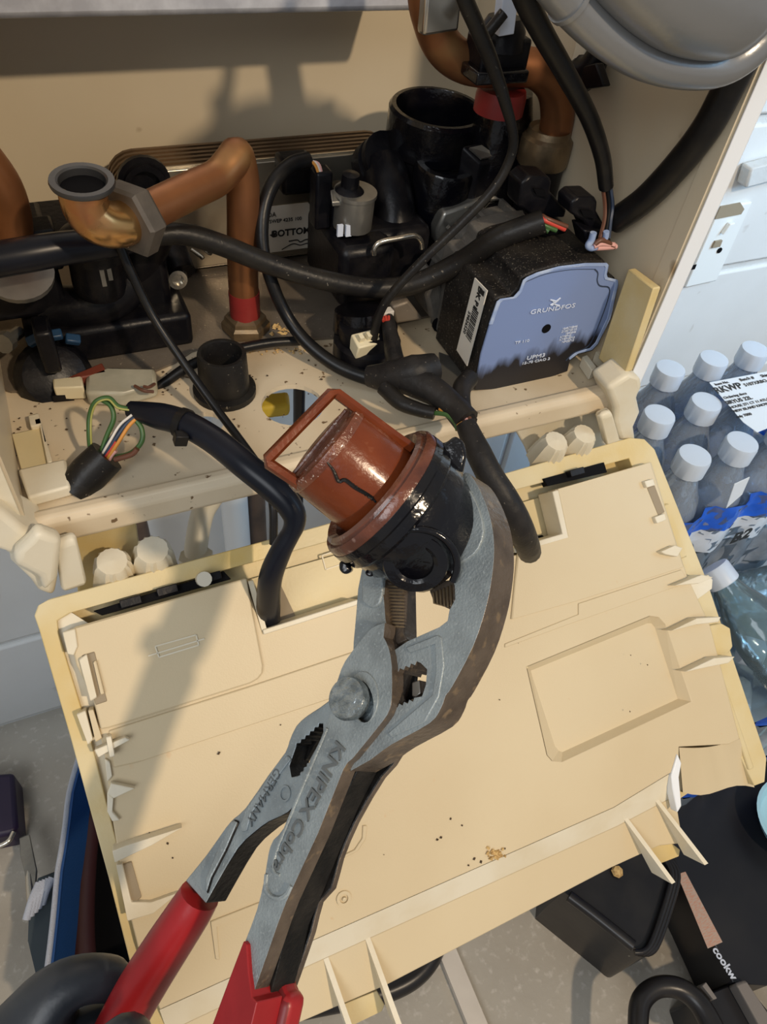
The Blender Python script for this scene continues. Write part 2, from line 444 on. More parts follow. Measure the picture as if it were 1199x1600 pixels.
pm('wrap_top', (0.22, 0.27, 0.32), 0.2, col2=(0.40, 0.46, 0.50), scale=22, mix=(0.45, 0.7), bump=0.5, bscale=40)
# ================================================================== the room: wall, floor, ledge
WY = 0.655
FLOOR = -H
def struct(o):
    o['kind'] = 'structure'
    return o
floor = struct(box('floor', (-2.2, -2.6, FLOOR - 0.03), (3.4, WY + 0.05, FLOOR), 'concrete'))
wall = struct(box('wall_back', (-2.2, WY + 0.006, FLOOR), (3.4, WY + 0.10, 1.3), 'mortar'))
# painted blocks, each proud of its joint
BW, BH = 0.406, 0.203
bx_mesh = None
for row in range(9):
    for colm in range(9):
        x0 = -1.25 + colm * BW + (0.203 if row % 2 else 0.0)
        z0 = FLOOR + 0.012 + row * BH
        if bx_mesh is None:
            o = box('block', (0, WY, 0), (BW - 0.010, WY + 0.02, BH - 0.010), 'wall_paint', wall, bevel=0.004)
            bx_mesh = o.data
            base = ORG[wall]
        else:
            o = bpy.data.objects.new('block', bx_mesh); COL.objects.link(o); o.parent = wall; ORG[o] = ORG[wall]
            b = o.modifiers.new('bevel', 'BEVEL'); b.width = 0.004; b.segments = 2; b.limit_method = 'ANGLE'
        o.location = (x0, 0, z0)
# stone ledge strip along the wall right of the boiler
lp = [at(1160, 254, y=WY - 0.002), at(1235, 235, y=WY - 0.002), at(1235, 262, y=WY - 0.002), at(1150, 284, y=WY - 0.002)]
o = struct(prism('trim_1', lp, (0, -0.018, 0), 'mortar', bevel=0.003))

# wall socket plate with rocker, slots and screws
sw = thing('wall_socket', at(1105, 440, y=WY), 'white wall socket plate with a toggle right of the boiler', 'socket')
pl = [at(1122, 322, y=WY), at(1166, 314, y=WY), at(1160, 345, y=WY), at(1114, 436, y=WY), at(1072, 446, y=WY), at(1080, 420, y=WY)]
pl = [at(1121, 322, y=WY), at(1172, 312, y=WY), at(1116, 436, y=WY), at(1067, 447, y=WY)]
prism('plate', pl, (0, -0.006, 0), 'switch_plate', sw, bevel=0.002)
yy = WY - 0.0062
prism('recess', [at(1126, 322, y=yy), at(1157, 316, y=yy), at(1163, 326, y=yy), at(1158, 334, y=yy), at(1117, 342, y=yy)], (0, -0.0015, 0), 'slot_brown', sw)
prism('toggle', [at(1138, 347, y=yy), at(1146, 345, y=yy), at(1132, 360, y=yy), at(1126, 364, y=yy)], (0, -0.006, 0), 'switch_plate', sw, bevel=0.001)
prism('toggle_base', [at(1117, 376, y=yy), at(1128, 374, y=yy), at(1124, 384, y=yy), at(1112, 386, y=yy)], (0, -0.003, 0), 'slot_brown', sw)
lathe('earth_hole', at(1125, 391, y=yy), (0, -1, 0), [(0.004, 0), (0.004, 0.001), (0, 0.001)], 'hole_black', sw, seg=12)
prism('slot', [at(1080, 415, y=yy), at(1089, 413, y=yy), at(1086, 420, y=yy), at(1078, 422, y=yy)], (0, -0.001, 0), 'hole_black', sw)

# pipes under the boiler, standing before the wall
def under_pipe(name, pts, y, r, mat, label, cat):
    o = tube(name, [at(px, py, y=y) for px, py in pts], r, mat, seg=16)
    return tag(o, label, cat)
p0 = at(366, 780, y=0.60)
o = tube('waste_pipe', [V((p0.x, 0.60, -0.36)), V((p0.x, 0.60, -0.6)), V((p0.x, 0.60, FLOOR))], 0.0165, 'pipe_white', seg=20, res=1)
tag(o, 'thick white vertical pipe on the wall under the boiler', 'pipe')
p0 = at(400, 800, y=0.61)
o = tube('iron_pipe', [V((p0.x, 0.61, -0.36)), V((p0.x, 0.61, -0.7)), V((p0.x, 0.61, FLOOR))], 0.013, 'pipe_brown', seg=14, res=1)
tag(o, 'brown pipe right of the thick white pipe under the boiler', 'pipe')
p0 = at(222, 830, y=0.60)
o = tube('iron_pipe', [V((p0.x, 0.60, -0.36)), V((p0.x, 0.60, -0.7)), V((p0.x, 0.60, FLOOR))], 0.0085, 'pipe_brown', seg=14, res=1)
tag(o, 'thin dark pipe left of the ivory hose under the boiler', 'pipe')
hs = thing('drain_hose', at(310, 870, y=0.36), 'bent ivory plastic hose with a nut under the tray', 'hose')
tube('hose', [at(338, 735, y=0.40), at(335, 770, y=0.39), at(318, 800, y=0.375), at(309, 840, y=0.36), at(306, 880, y=0.345), at(310, 930, y=0.33)], 0.0085, 'hose_ivory', hs, seg=14)
lathe('hose_nut', at(308, 876, y=0.345), (0, -0.25, -1), [(0.0, -0.005), (0.0125, -0.005), (0.0125, 0.005), (0.0, 0.005)], 'hose_ivory', hs, seg=8)
o = tube('black_waste_pipe', [V((at(468, 640, y=0.50).x, 0.50, -0.34)), V((at(468, 640, y=0.50).x, 0.50, -0.5)), V((at(468, 640, y=0.50).x, 0.50, FLOOR))], 0.0055, 'bin_black', seg=14, res=1)
tag(o, 'black pipe seen through the round tray hole', 'pipe')
a, b = at(414, 628, z=-0.37), at(452, 624, z=-0.37)
yl = thing('yellow_valve_lever', a, 'yellow valve lever seen through the round tray hole', 'lever')
prism('lever', [at(405, 615, z=-0.37), at(452, 610, z=-0.37), at(454, 632, z=-0.37), at(405, 638, z=-0.37)], (0, 0, -0.012), 'part_yellow', yl, bevel=0.003)
lathe('lever_boss', at(395, 627, z=-0.372), (0, 0, -1), [(0, 0), (0.011, 0), (0.011, 0.03), (0, 0.03)], 'brass_dull', yl, seg=14)

# ================================================================== boiler casing
TZ = -0.322                      # tray surface
BY = 0.585                       # back sheet
XL, XR = -0.046, 0.352
bc = thing('boiler_casing', (0.15, 0.45, TZ - 0.02), 'cream enamelled boiler casing opened at the front', 'boiler')
box('back_panel', (XL, BY, TZ), (XR, BY + 0.004, 0.30), 'boiler_enamel', bc)
box('side_panel', (XL - 0.004, 0.312, TZ - 0.008), (XL, BY, 0.30), 'boiler_enamel', bc)
box('side_panel', (XR, 0.312, TZ - 0.008), (XR + 0.004, BY + 0.06, 0.30), 'boiler_enamel', bc)
# turned front flanges of the sides
def flange(sign, x0):
    prof = [(0.001, 0.313), (0.001, 0.3015), (-0.002, 0.3005), (-0.005, 0.3005), (-0.005, 0.313)]
    poly = [V((x0 - sign * px, py, TZ - 0.012)) for px, py in prof]
    prism('side_hem', poly, (0, 0, 0.62), 'boiler_enamel', bc)
    prof = [(-0.0005, 0.3005), (0.0, 0.2992), (-0.0125, 0.2992), (-0.014, 0.3005), (-0.014, 0.36), (-0.0052, 0.36), (-0.0052, 0.3005)]
    poly = [V((x0 - sign * px, py, TZ - 0.012)) for px, py in prof]
    prism('front_edge', poly, (0, 0, 0.62), 'cool_white' if sign > 0 else 'plastic_ivory', bc, bevel=0.0006)  # right edge coloured whiter than the left for the cool light on it
flange(1, XR); flange(-1, XL)
# right: warm inner strip between the crease and the white edge
# tray with openings
def circ(px, py, z, rx, ry=None, n=22):
    c = at(px, py, z=z); ry = ry or rx
    return [V((c.x + rx * math.cos(2 * math.pi * k / n), c.y + ry * math.sin(2 * math.pi * k / n), z)) for k in range(n)]
tray_poly = [V((XL, 0.306, TZ)), V((XR, 0.306, TZ)), V((XR, BY, TZ)), V((XL, BY, TZ))]
hole1 = circ(458, 632, TZ, 0.0205, 0.0205)
hole2 = circ(322, 662, TZ, 0.011, 0.011, 14)
prism('tray', tray_poly, (0, 0, -0.0035), 'tray_enamel', bc, holes=[hole1, hole2])
# front lip: rounded rail
lip = [(0.3125, TZ + 0.0005), (0.309, TZ + 0.0052), (0.303, TZ + 0.0055), (0.299, TZ + 0.001), (0.2985, TZ - 0.012), (0.302, TZ - 0.016), (0.309, TZ - 0.016), (0.3125, TZ - 0.004)]
prism('tray_lip', [V((XL + 0.002, y, z)) for y, z in lip], (XR - XL - 0.004, 0, 0), 'tray_enamel', bc, bevel=0.0015)
# grey steel sheet lying on the tray
gp = [(-30, 500), (-30, 600), (18, 614), (80, 612), (160, 598), (245, 581), (275, 568), (300, 551), (335, 541), (370, 540), (440, 534), (520, 530), (610, 509), (680, 494), (800, 470), (735, 345), (560, 355), (300, 395), (-20, 420)]
prism('valve_plate', [at(x, y, z=TZ + 0.0005) for x, y in gp], (0, 0, 0.0016), 'grey_plate', bc)
# cream corner pieces
Z1 = TZ + 0.001
prism('corner_clip', [at(20, 683, z=Z1), at(68, 672, z=Z1), at(82, 735, z=Z1), at(38, 748, z=Z1)], (0, 0, 0.003), 'panel_yellowed', bc, bevel=0.001)
prism('corner_clip', [at(34, 748, z=Z1), at(108, 731, z=Z1), at(115, 775, z=Z1), at(50, 793, z=Z1)], (0, 0, 0.008), 'plastic_ivory', bc, bevel=0.0015)
prism('clip_tongue', [at(48, 660, z=Z1), at(64, 656, z=Z1), at(86, 733, z=Z1), at(78, 735, z=Z1), at(66, 675, z=Z1), at(52, 678, z=Z1)], (0, 0, 0.006), 'plastic_ivory', bc, bevel=0.001)
xs = XR - 0.012
prism('side_bracket', [at(982, 420, x=xs), at(1022, 450, x=xs), at(978, 582, x=xs), at(955, 580, x=xs), at(935, 560, x=xs)], (0.006, 0, 0), 'panel_yellowed', bc, bevel=0.001)
for a, b, c, d in (((925, 565), (934, 560), (958, 580), (948, 586)), ((905, 572), (912, 569), (928, 590), (920, 594))):
    prism('tray_rib', [at(*a, z=Z1), at(*b, z=Z1), at(*c, z=Z1), at(*d, z=Z1)], (0, 0, 0.009), 'plastic_ivory', bc, bevel=0.0008)
# ivory plastic skirt under the tray, both corners
def wavy(name, poly, y, vec, mat, n=5, amp=0.004):
    vs, fs = [], []
    pts = [at(px, py, y=y) for px, py in poly]
    return prism(name, pts, vec, mat, bc, bevel=0.004, seg=4)
wavy('hinge_cover', [(-40, 790), (5, 800), (38, 828), (72, 845), (80, 868), (76, 885), (92, 905), (86, 935), (60, 925), (48, 908), (18, 880), (16, 866), (-40, 850)], 0.29, (0, 0.03, 0), 'plastic_ivory')
wavy('hinge_cover', [(60, 832), (98, 845), (92, 905), (70, 930), (62, 905), (22, 885), (26, 868), (44, 852)], 0.28, (0, 0.01, 0), 'plastic_ivory')
wavy('hinge_post', [(85, 852), (120, 841), (138, 917), (98, 930)], 0.285, (0, 0.008, 0), 'plastic_ivory')
wavy('hinge_post', [(74, 858), (88, 855), (90, 905), (80, 905)], 0.287, (0, 0.008, 0), 'plastic_ivory')
wavy('skirt_plate', [(112, 838), (212, 802), (226, 905), (125, 945)], 0.315, (0, 0.004, 0), 'panel_yellowed')
wavy('hinge_cover', [(950, 608), (985, 585), (1004, 592), (1006, 606), (998, 622), (1003, 645), (993, 668), (996, 690), (968, 690), (960, 660), (962, 640)], 0.29, (0, 0.022, 0), 'plastic_ivory')
wavy('skirt_plate', [(800, 662), (975, 618), (995, 690), (880, 730), (835, 735), (822, 700)], 0.315, (0, 0.004, 0), 'plastic_ivory')
wavy('hinge_post', [(938, 652), (958, 643), (972, 692), (950, 700)], 0.287, (0, 0.008, 0), 'plastic_ivory')
# galvanised combustion box above, its front face just in view
cb = box('combustion_chamber', (-0.14, 0.508, -0.143), (0.262, 0.583, 0.24), 'zinc_sheet', bevel=0.004)
tag(cb, 'galvanised steel combustion chamber along the top edge', 'chamber')

# fluted knobs between tray and panel
def knob(px, py, label, s=1.0):
    c = at(px, py, y=0.293)
    t = thing('valve_knob', c, label, 'knob', 'fluted ivory knobs behind the control panel')
    ax = V((0.05, -0.22, 0.97))
    def fl(an, j): return 1.0 + 0.07 * (1 if int((an / (2 * math.pi)) * 32) % 2 else -1) * (1 if j in (0, 1, 2) else 0.3)
    lathe('cap', c, ax, [(0.0130 * s, -0.022), (0.0118 * s, -0.012), (0.0098 * s, 0.0), (0.0085 * s, 0.0025), (0.0, 0.0035)], 'plastic_ivory', t, seg=32, mod=fl)
    lathe('stem', c - ax * 0.0225, -ax, [(0, 0), (0.005, 0), (0.005, 0.02), (0, 0.02)], 'plastic_ivory', t, seg=12)
knob(176, 880, 'leftmost fluted ivory knob behind the control panel rim')
knob(239, 862, 'fluted ivory knob just left of the bent ivory hose', 1.05)
knob(868, 692, 'fluted ivory knob right of the taped harness behind the panel', 0.95)
knob(912, 681, 'rightmost fluted ivory knob behind the control panel rim', 0.95)
# ================================================================== control panel folded down
PO = V((0.16, 0.277, -0.357)); PD = V((0, -0.79, -0.613)).normalized(); PN = V((0, PD.z, -PD.y))
if PN.z < 0: PN = -PN
def Q(px, py, h=0.0): return at(px, py, pl=(PO, PN), h=h)
def QL(pts, h=0.0): return [Q(x, y, h) for x, y in pts]
cp = thing('control_panel', Q(620, 1500, -0.03), 'cream control panel folded down below the boiler tray', 'control panel')
outer = [(62, 985), (54, 962), (60, 946), (78, 936), (500, 822), (985, 684), (1008, 686), (1024, 702), (1105, 905), (1199, 1185), (1196, 1222), (1180, 1228), (1060, 985), (1000, 760), (984, 716), (870, 748), (500, 850), (112, 957), (90, 970), (92, 990), (141, 1150), (204, 1400), (276, 1640), (238, 1640), (170, 1370), (110, 1150)]
prism('rim', QL(outer, -0.008), PN * -0.02, 'panel_yellowed', cp, bevel=0.0022)
inner = [(84, 968), (112, 957), (500, 850), (984, 716), (1000, 760), (1060, 985), (1150, 1190), (1060, 1250), (600, 1480), (262, 1640), (190, 1400), (130, 1150), (82, 990)]
prism('shell_floor', QL(inner, -0.024), PN * -0.003, 'panel_yellowed', cp)
prism('side_channel', QL([(88, 968), (112, 957), (140, 975), (150, 1040), (170, 1090), (190, 1180), (200, 1290), (215, 1400), (236, 1480), (262, 1578), (276, 1640), (200, 1400), (136, 1150), (88, 990)], -0.0115), PN * -0.003, 'plastic_ivory', cp)
# second rail of the right rim and the left inner groove
prism('rim_rail', QL([(1068, 898), (1076, 896), (1180, 1200), (1172, 1204)], -0.006), PN * -0.01, 'panel_yellowed', cp, bevel=0.001)
prism('rim_rail', QL([(1035, 790), (1046, 786), (1075, 870), (1064, 874)], -0.006), PN * -0.01, 'panel_yellowed', cp, bevel=0.001)
prism('rim_rail', QL([(94, 1012), (104, 1008), (150, 1190), (185, 1330), (176, 1334), (140, 1195)], -0.012), PN * -0.01, 'plastic_ivory', cp, bevel=0.001)
# main cover with pocket
pocket = [(824, 1042), (1016, 963), (1030, 965), (1040, 976), (1081, 1096), (878, 1190), (864, 1189), (856, 1180)]
pk_in = [(830, 1048), (1012, 974), (1019, 974), (1024, 980), (1060, 1092), (880, 1175), (874, 1173), (868, 1166)]
cover = [(104, 988), (120, 981), (386, 905), (390, 925), (411, 988), (560, 940), (720, 892), (882, 846), (884, 838), (868, 765), (1019, 722), (1040, 790), (1075, 900), (1110, 975), (1157, 1155), (1140, 1163), (1062, 1167), (1062, 1200), (960, 1262), (480, 1474), (250, 1578), (216, 1480), (196, 1400), (178, 1290), (164, 1180), (146, 1090), (122, 1040)]
loops = [QL(cover), QL(pocket)]
prism('back_cover', loops[0], PN * -0.011, 'panel_cream', cp, bevel=0.0012, holes=[loops[1]])
a, b = QL(pocket), QL(pk_in, -0.006)
n = len(a)
vs = a + b
fs = [(i, (i + 1) % n, n + (i + 1) % n, n + i) for i in range(n)] + [tuple(n + i for i in range(n))]
mk('pocket', vs, fs, 'panel_cream', cp)
# sloping band and lower flange
band_t = [(250, 1578), (480, 1474), (960, 1262), (1062, 1200)]
band_b = [(262, 1612), (486, 1507), (966, 1290), (1056, 1243)]
A, B = QL(band_t, -0.001), QL(band_b, -0.008)
C = [p - PN * 0.004 for p in A]; D = [p - PN * 0.004 for p in B]
vs = A + B + C + D
fs = []
for i in range(3):
    fs += [(i, i + 1, 5 + i, 4 + i), (8 + i, 12 + i, 13 + i, 9 + i), (i, 8 + i, 9 + i, i + 1), (4 + i, 5 + i, 13 + i, 12 + i)]
fs += [(0, 4, 12, 8), (3, 11, 15, 7)]
mk('step_band', vs, fs, 'plastic_ivory', cp)  # ivory, paler than the cover: cool light on the slope put into colour
fl = [(262, 1612), (486, 1507), (966, 1290), (1056, 1243), (1064, 1290), (1066, 1318), (1030, 1322), (960, 1354), (604, 1540), (460, 1602), (300, 1670), (275, 1660)]
prism('lower_flange', QL(fl, -0.008), PN * -0.004, 'panel_cream', cp, bevel=0.0008)
# white torn end of the step
prism('step_end', QL([(1060, 1178), (1066, 1192), (1062, 1215), (1066, 1260), (1060, 1270), (1052, 1232), (1050, 1212)], 0.0015), PN * -0.008, 'cool_white', cp, bevel=0.0008)
# curved guide at the lower right corner
gv = []
for k in range(9):
    t = k / 8
    top = (1062 + 95 * t, 1168 - 14 * t + 6 * math.sin(t * 3.1))
    bot = (1068 + 112 * t, 1238 - 6 * t + 6 * math.sin(t * 6))
    hh = 0.004 * math.cos(t * 9.4)
    gv += [Q(*top, -0.003 + 0.4 * hh), Q(*bot, -0.012 + hh)]
gb = [v - PN * 0.003 for v in gv]
m_ = len(gv); fs = []
for k in range(8):
    i = 2 * k
    fs += [(i, i + 1, i + 3, i + 2), (m_ + i, m_ + i + 2, m_ + i + 3, m_ + i + 1), (i, i + 2, m_ + i + 2, m_ + i), (i + 1, m_ + i + 1, m_ + i + 3, i + 3)]
mk('corner_guide', gv + gb, fs, 'panel_cream', cp, smooth=True)
# raised compartment lid on the left, step strips
lid = [(106, 986), (120, 979), (386, 903), (412, 1040), (411, 1052), (404, 1061), (392, 1068), (170, 1138), (158, 1140), (146, 1092), (120, 1040)]
prism('fuse_lid', QL(lid, 0.0026), PN * -0.003, 'panel_cream', cp, bevel=0.0012)
strip2 = [(170, 1142), (392, 1072), (560, 1016), (560, 1078), (215, 1192), (178, 1200)]
prism('raised_step', QL(strip2, 0.0012), PN * -0.002, 'panel_cream', cp, bevel=0.0008)
strip3 = [(810, 862), (888, 838), (872, 764), (1018, 722), (1052, 830), (1070, 886), (900, 940), (800, 968)]
prism('fuse_lid', QL(strip3, 0.0016), PN * -0.002, 'panel_cream', cp, bevel=0.0008)
strip4 = [(790, 1006), (905, 960), (905, 943), (1066, 890), (1075, 905), (1060, 916), (900, 972), (790, 1012)]
prism('ridge', QL(strip4, 0.0008), PN * -0.001, 'panel_cream', cp, bevel=0.0004)
prism('ridge', QL([(700, 1078), (824, 1036), (826, 1044), (702, 1086)], -0.0002), PN * -0.001, 'panel_yellowed', cp)
prism('ridge', QL([(330, 1440), (420, 1405), (422, 1410), (340, 1448), (344, 1500), (338, 1500)], 0.0012), PN * -0.002, 'panel_cream', cp, bevel=0.0005)
prism('ridge', QL([(560, 1330), (572, 1312), (574, 1290), (568, 1290), (567, 1310), (555, 1328), (520, 1345), (522, 1350)], 0.0012), PN * -0.002, 'panel_cream', cp, bevel=0.0005)
def ring(px, py, r, h):
    c = Q(px, py, h)
    lathe('boss', c, PN, [(r * 0.6, -0.002), (r * 0.6, 0.0004), (r, 0.0004), (r, -0.002)], 'panel_cream', cp, seg=20)
ring(538, 1404, 0.0045, 0.0008)
lathe('boss_pip', Q(538, 1404, 0), PN, [(0.0015, 0), (0.0012, 0.0016), (0, 0.0018)], 'panel_cream', cp, seg=10)
# moulded fuse symbol
def line(a, b, w=2.2, h=0.0033):
    d = V((b[0] - a[0], b[1] - a[1])).normalized(); n2 = V((-d.y, d.x)) * w * 0.5
    prism('moulded_line', QL([(a[0] + n2.x, a[1] + n2.y), (b[0] + n2.x, b[1] + n2.y), (b[0] - n2.x, b[1] - n2.y), (a[0] - n2.x, a[1] - n2.y)], h), PN * -0.001, 'plastic_ivory', cp)
line((243, 1010), (307, 992)); line((307, 992), (311, 1008)); line((311, 1008), (249, 1027)); line((249, 1027), (243, 1010)); line((232, 1025), (320, 998))
# recess floor of the middle (deep) with cable cut-outs, side walls
prism('recess_floor', QL([(392, 905), (870, 770), (882, 846), (560, 940), (411, 988)], -0.019), PN * -0.002, 'panel_yellowed', cp)
prism('recess_wall', QL([(388, 908), (396, 906), (418, 984), (410, 986)], 0.001), PN * -0.02, 'plastic_ivory', cp, bevel=0.0006)
prism('recess_wall', QL([(864, 768), (873, 765), (889, 840), (806, 864), (804, 856), (880, 834)], 0.0025), PN * -0.02, 'plastic_ivory', cp, bevel=0.0006)
prism('recess_wall', QL([(411, 984), (562, 936), (564, 944), (413, 992)], 0.0022), PN * -0.02, 'plastic_ivory', cp, bevel=0.0006)
prism('cable_opening', QL([(405, 905), (440, 915), (465, 968), (412, 984)], -0.0178), PN * -0.001, 'slot_brown', cp)
prism('cable_opening', QL([(408, 955), (432, 968), (440, 975), (412, 983)], -0.0165), PN * -0.001, 'hole_black', cp)
prism('cable_opening', QL([(800, 848), (848, 836), (856, 842), (806, 858)], -0.0165), PN * -0.001, 'hole_black', cp)
# moulded mark in the recess
for a, b in (((504, 868), (540, 856)), ((540, 856), (545, 878)), ((545, 878), (510, 890)), ((510, 890), (504, 868))):
    line(a, b, 2.0, -0.0182)
# black circuit board edge showing in the two slots
for pts in (((146, 955), (350, 892), (362, 905), (160, 962)), ((850, 748), (945, 722), (950, 738), (856, 760))):
    prism('circuit_board', QL(pts, -0.006), PN * -0.006, 'hole_black', cp, bevel=0.0005)
for px, py in ((205, 940), (262, 922), (330, 902), (900, 738)):
    c = Q(px, py, -0.004)
    box('board_socket', (-0.006, -0.0025, -0.004), (0.006, 0.0025, 0.003), 'black_plastic', cp, bevel=0.0005, frame=frame3(c, V((1, 0, 0)), -PD))
lathe('board_pin', Q(318, 905, -0.004), PN, [(0.0045, -0.004), (0.0045, 0.008), (0, 0.008)], 'hose_ivory', cp, seg=14)
# fins, tabs and latches at the sides: outline, height above cover, depth, material
def fin(name, pts, h, depth, mat='plastic_ivory', bev=0.0006): prism(name, QL(pts, h), PN * -depth, mat, cp, bevel=bev)
fin('latch_slot', [(128, 1024), (148, 1018), (168, 1096), (150, 1102)], 0.0032, 0.003, 'slot_brown')
fin('latch', [(124, 1030), (136, 1022), (152, 1090), (142, 1096)], 0.006, 0.010)
fin('latch', [(146, 1034), (151, 1032), (164, 1084), (158, 1086)], 0.005, 0.010, 'panel_cream')
fin('latch_hook', [(98, 988), (118, 982), (122, 1010), (116, 1024), (106, 1022)], 0.004, 0.012)
fin('side_clip', [(120, 1116), (134, 1110), (146, 1156), (138, 1164)], 0.002, 0.012)
fin('side_clip', [(138, 1110), (146, 1108), (160, 1154), (150, 1160)], 0.002, 0.012, 'panel_cream')
fin('side_pin', [(148, 1172), (196, 1152), (204, 1156), (178, 1170), (154, 1184)], 0.0075, 0.009)
fin('side_pin', [(166, 1152), (174, 1150), (180, 1182), (172, 1184)], 0.009, 0.009)
fin('side_fin', [(174, 1224), (212, 1232), (178, 1248), (168, 1240)], 0.006, 0.009)
fin('side_fin', [(168, 1238), (178, 1246), (176, 1268), (188, 1282), (176, 1284), (168, 1268)], 0.003, 0.009)
fin('side_fin', [(176, 1330), (196, 1322), (286, 1293), (240, 1320), (180, 1348)], 0.009, 0.012)
fin('side_window', [(190, 1352), (206, 1346), (222, 1402), (208, 1416)], 0.0012, 0.002, 'slot_brown')
fin('side_latch', [(182, 1352), (192, 1350), (206, 1410), (238, 1410), (280, 1395), (240, 1428), (200, 1440)], 0.004, 0.010)
fin('side_fin', [(164, 1185), (172, 1190), (176, 1214), (168, 1222)], 0.002, 0.012)
fin('latch_slot', [(1012, 762), (1024, 758), (1040, 800), (1030, 806)], 0.002, 0.003, 'slot_brown')
fin('latch', [(1008, 752), (1022, 748), (1025, 758), (1012, 762)], 0.005, 0.006)
fin('latch', [(1024, 808), (1040, 802), (1043, 812), (1028, 818)], 0.005, 0.006)
fin('side_pin', [(1034, 862), (1056, 852), (1068, 856), (1060, 870), (1040, 866)], 0.007, 0.008)
fin('side_fin', [(1056, 915), (1098, 898), (1116, 902), (1092, 912)], 0.009, 0.012)
fin('side_tab', [(1078, 912), (1108, 898), (1115, 906), (1114, 920), (1084, 942)], -0.001, 0.010)
fin('side_fin', [(1050, 986), (1090, 966), (1128, 964), (1124, 972), (1090, 976)], 0.009, 0.012)
fin('side_tab', [(1099, 980), (1128, 974), (1142, 982), (1146, 1010), (1140, 1020), (1114, 1030)], -0.004, 0.010, 'panel_yellowed')
fin('side_fin', [(1072, 1050), (1118, 1028), (1150, 1026), (1140, 1036), (1110, 1042)], 0.009, 0.012)
# clips along the lower edge: two webs and a tab each
def web(a, b, c, mat='plastic_ivory', hgt=0.021):
    A, B, C_ = Q(*a, -0.008), Q(*b, -0.008), Q(*c, -0.008)
    tip = B + PN * hgt
    w = V((0.0016, 0, 0))
    vs = [A - w, B - w, tip - w, A + w, B + w, tip + w]
    mk('clip_web', vs, [(0, 1, 2), (3, 5, 4), (0, 3, 4, 1), (1, 4, 5, 2), (2, 5, 3, 0)], mat, cp)
web((510, 1497), (548, 1618), (0, 0)); web((575, 1465), (612, 1586), (0, 0))
web((976, 1275), (1022, 1362), (0, 0)); web((1022, 1243), (1072, 1334), (0, 0))
fin('clip_tab', [(536, 1570), (590, 1548), (602, 1570), (598, 1580), (548, 1604)], -0.011, 0.004, 'panel_yellowed')
fin('clip_tab', [(1012, 1328), (1044, 1312), (1064, 1328), (1062, 1338), (1026, 1352)], -0.011, 0.004, 'panel_yellowed')
# loose grit and crumbs on the cover
def crumbs(name, spots, mat, label, cat, h0=0.0):
    parts = []
    for px, py, r in spots:
        c = Q(px, py, h0)
        vs = [c + V((random.uniform(-1, 1), random.uniform(-1, 1), random.uniform(-1, 1))).normalized() * r * random.uniform(0.6, 1.2) for _ in range(6)]
        ctr = [c + V(d) * r for d in ((1, 0, 0), (0, 1, 0), (-1, 0, 0), (0, -1, 0), (0, 0, 1), (0, 0, -1))]
        ctr = [q + V((random.uniform(-.3, .3), random.uniform(-.3, .3), random.uniform(-.3, .3))) * r for q in ctr]
        parts.append((ctr, [(0, 1, 4), (1, 2, 4), (2, 3, 4), (3, 0, 4), (1, 0, 5), (2, 1, 5), (3, 2, 5), (0, 3, 5)]))
    vs, fs = multi(parts)
    return tag(mk(name, vs, fs, mat), label, cat, kind='stuff')
sp = [(777 + random.gauss(0, 7), 1335 + random.gauss(0, 4), random.uniform(0.0007, 0.0018)) for _ in range(34)]
crumbs('crumbs', sp, 'crumb', 'small heap of yellow crumbs at the panel step', 'crumbs', 0.0008)
sp = [(random.uniform(230, 1040), random.uniform(1000, 1440), random.uniform(0.0003, 0.0008)) for _ in range(34)]
sp = [(x, y, r) for x, y, r in sp if y < 1640 - .46 * x and y > 1120 - .25 * x + 60] + [(343, 1177, .0013), (742, 1342, .0010), (752, 1347, .001), (733, 1352, .0008), (790, 1326, .0008), (684, 1312, .001), (690, 1309, .001)]
crumbs('grit', sp, 'dirt', 'dark grit scattered over the panel cover', 'grit', 0.0006)
# ================================================================== plate heat exchanger
hx = thing('heat_exchanger', (0.16, 0.542, TZ), 'brown plate heat exchanger with steel front on the back of the tray', 'heat exchanger')
def rrect(x0, x1, z0, z1, r, y, n=5):
    out = []
    for cx, cz, a0 in ((x1 - r, z1 - r, 0), (x0 + r, z1 - r, 90), (x0 + r, z0 + r, 180), (x1 - r, z0 + r, 270)):
        for k in range(n + 1):
            a = math.radians(a0 + 90 * k / n)
            out.append(V((cx + r * math.cos(a), y, cz + r * math.sin(a))))
    return out
HX0, HX1, HZ0, HZ1 = 0.052, 0.272, TZ + 0.006, -0.2375
for k in range(11):                              # brazed plates, each a little rim proud of the next
    y0 = 0.5265 + k * 0.0031
    g = 0.0 if k % 2 == 0 else 0.0012
    prism('exchanger_plate', rrect(HX0 + g, HX1 - g, HZ0 + g, HZ1 - g, 0.02, y0), (0, 0.0029, 0), 'hx_brown', hx)
prism('lit_edge_strip', rrect(HX0 + 0.0005, HX1 - 0.0005, HZ0, HZ1 + 0.0006, 0.0195, 0.5262), (0, -0.0012, 0), 'steel_bright', hx)  # bright strip added to imitate light catching the front edge
prism('steel_front', rrect(HX0 + 0.002, HX1 - 0.002, HZ0 + 0.002, HZ1 - 0.0005, 0.019, 0.5255), (0, -0.003, 0), 'steel_sheet', hx, bevel=0.0012)
for px, py in ((225, 283), (604, 250)):
    c = at(px, py, y=0.522)
    lathe('port_seal', c, (0, -1, 0), [(0.018, 0), (0.018, 0.004), (0.014, 0.004), (0.014, 0.008), (0.010, 0.008), (0.010, 0.002), (0, 0.002)], 'black_plastic', hx, seg=24)
ly = 0.5222
lab = prism('data_label', [at(400, 325, y=ly), at(482, 316, y=ly), at(520, 372, y=ly), at(503, 384, y=ly), at(402, 397, y=ly)], (0, -0.0004, 0), 'paper_white', hx)
fx = (at(480, 361, y=ly) - at(420, 368, y=ly))
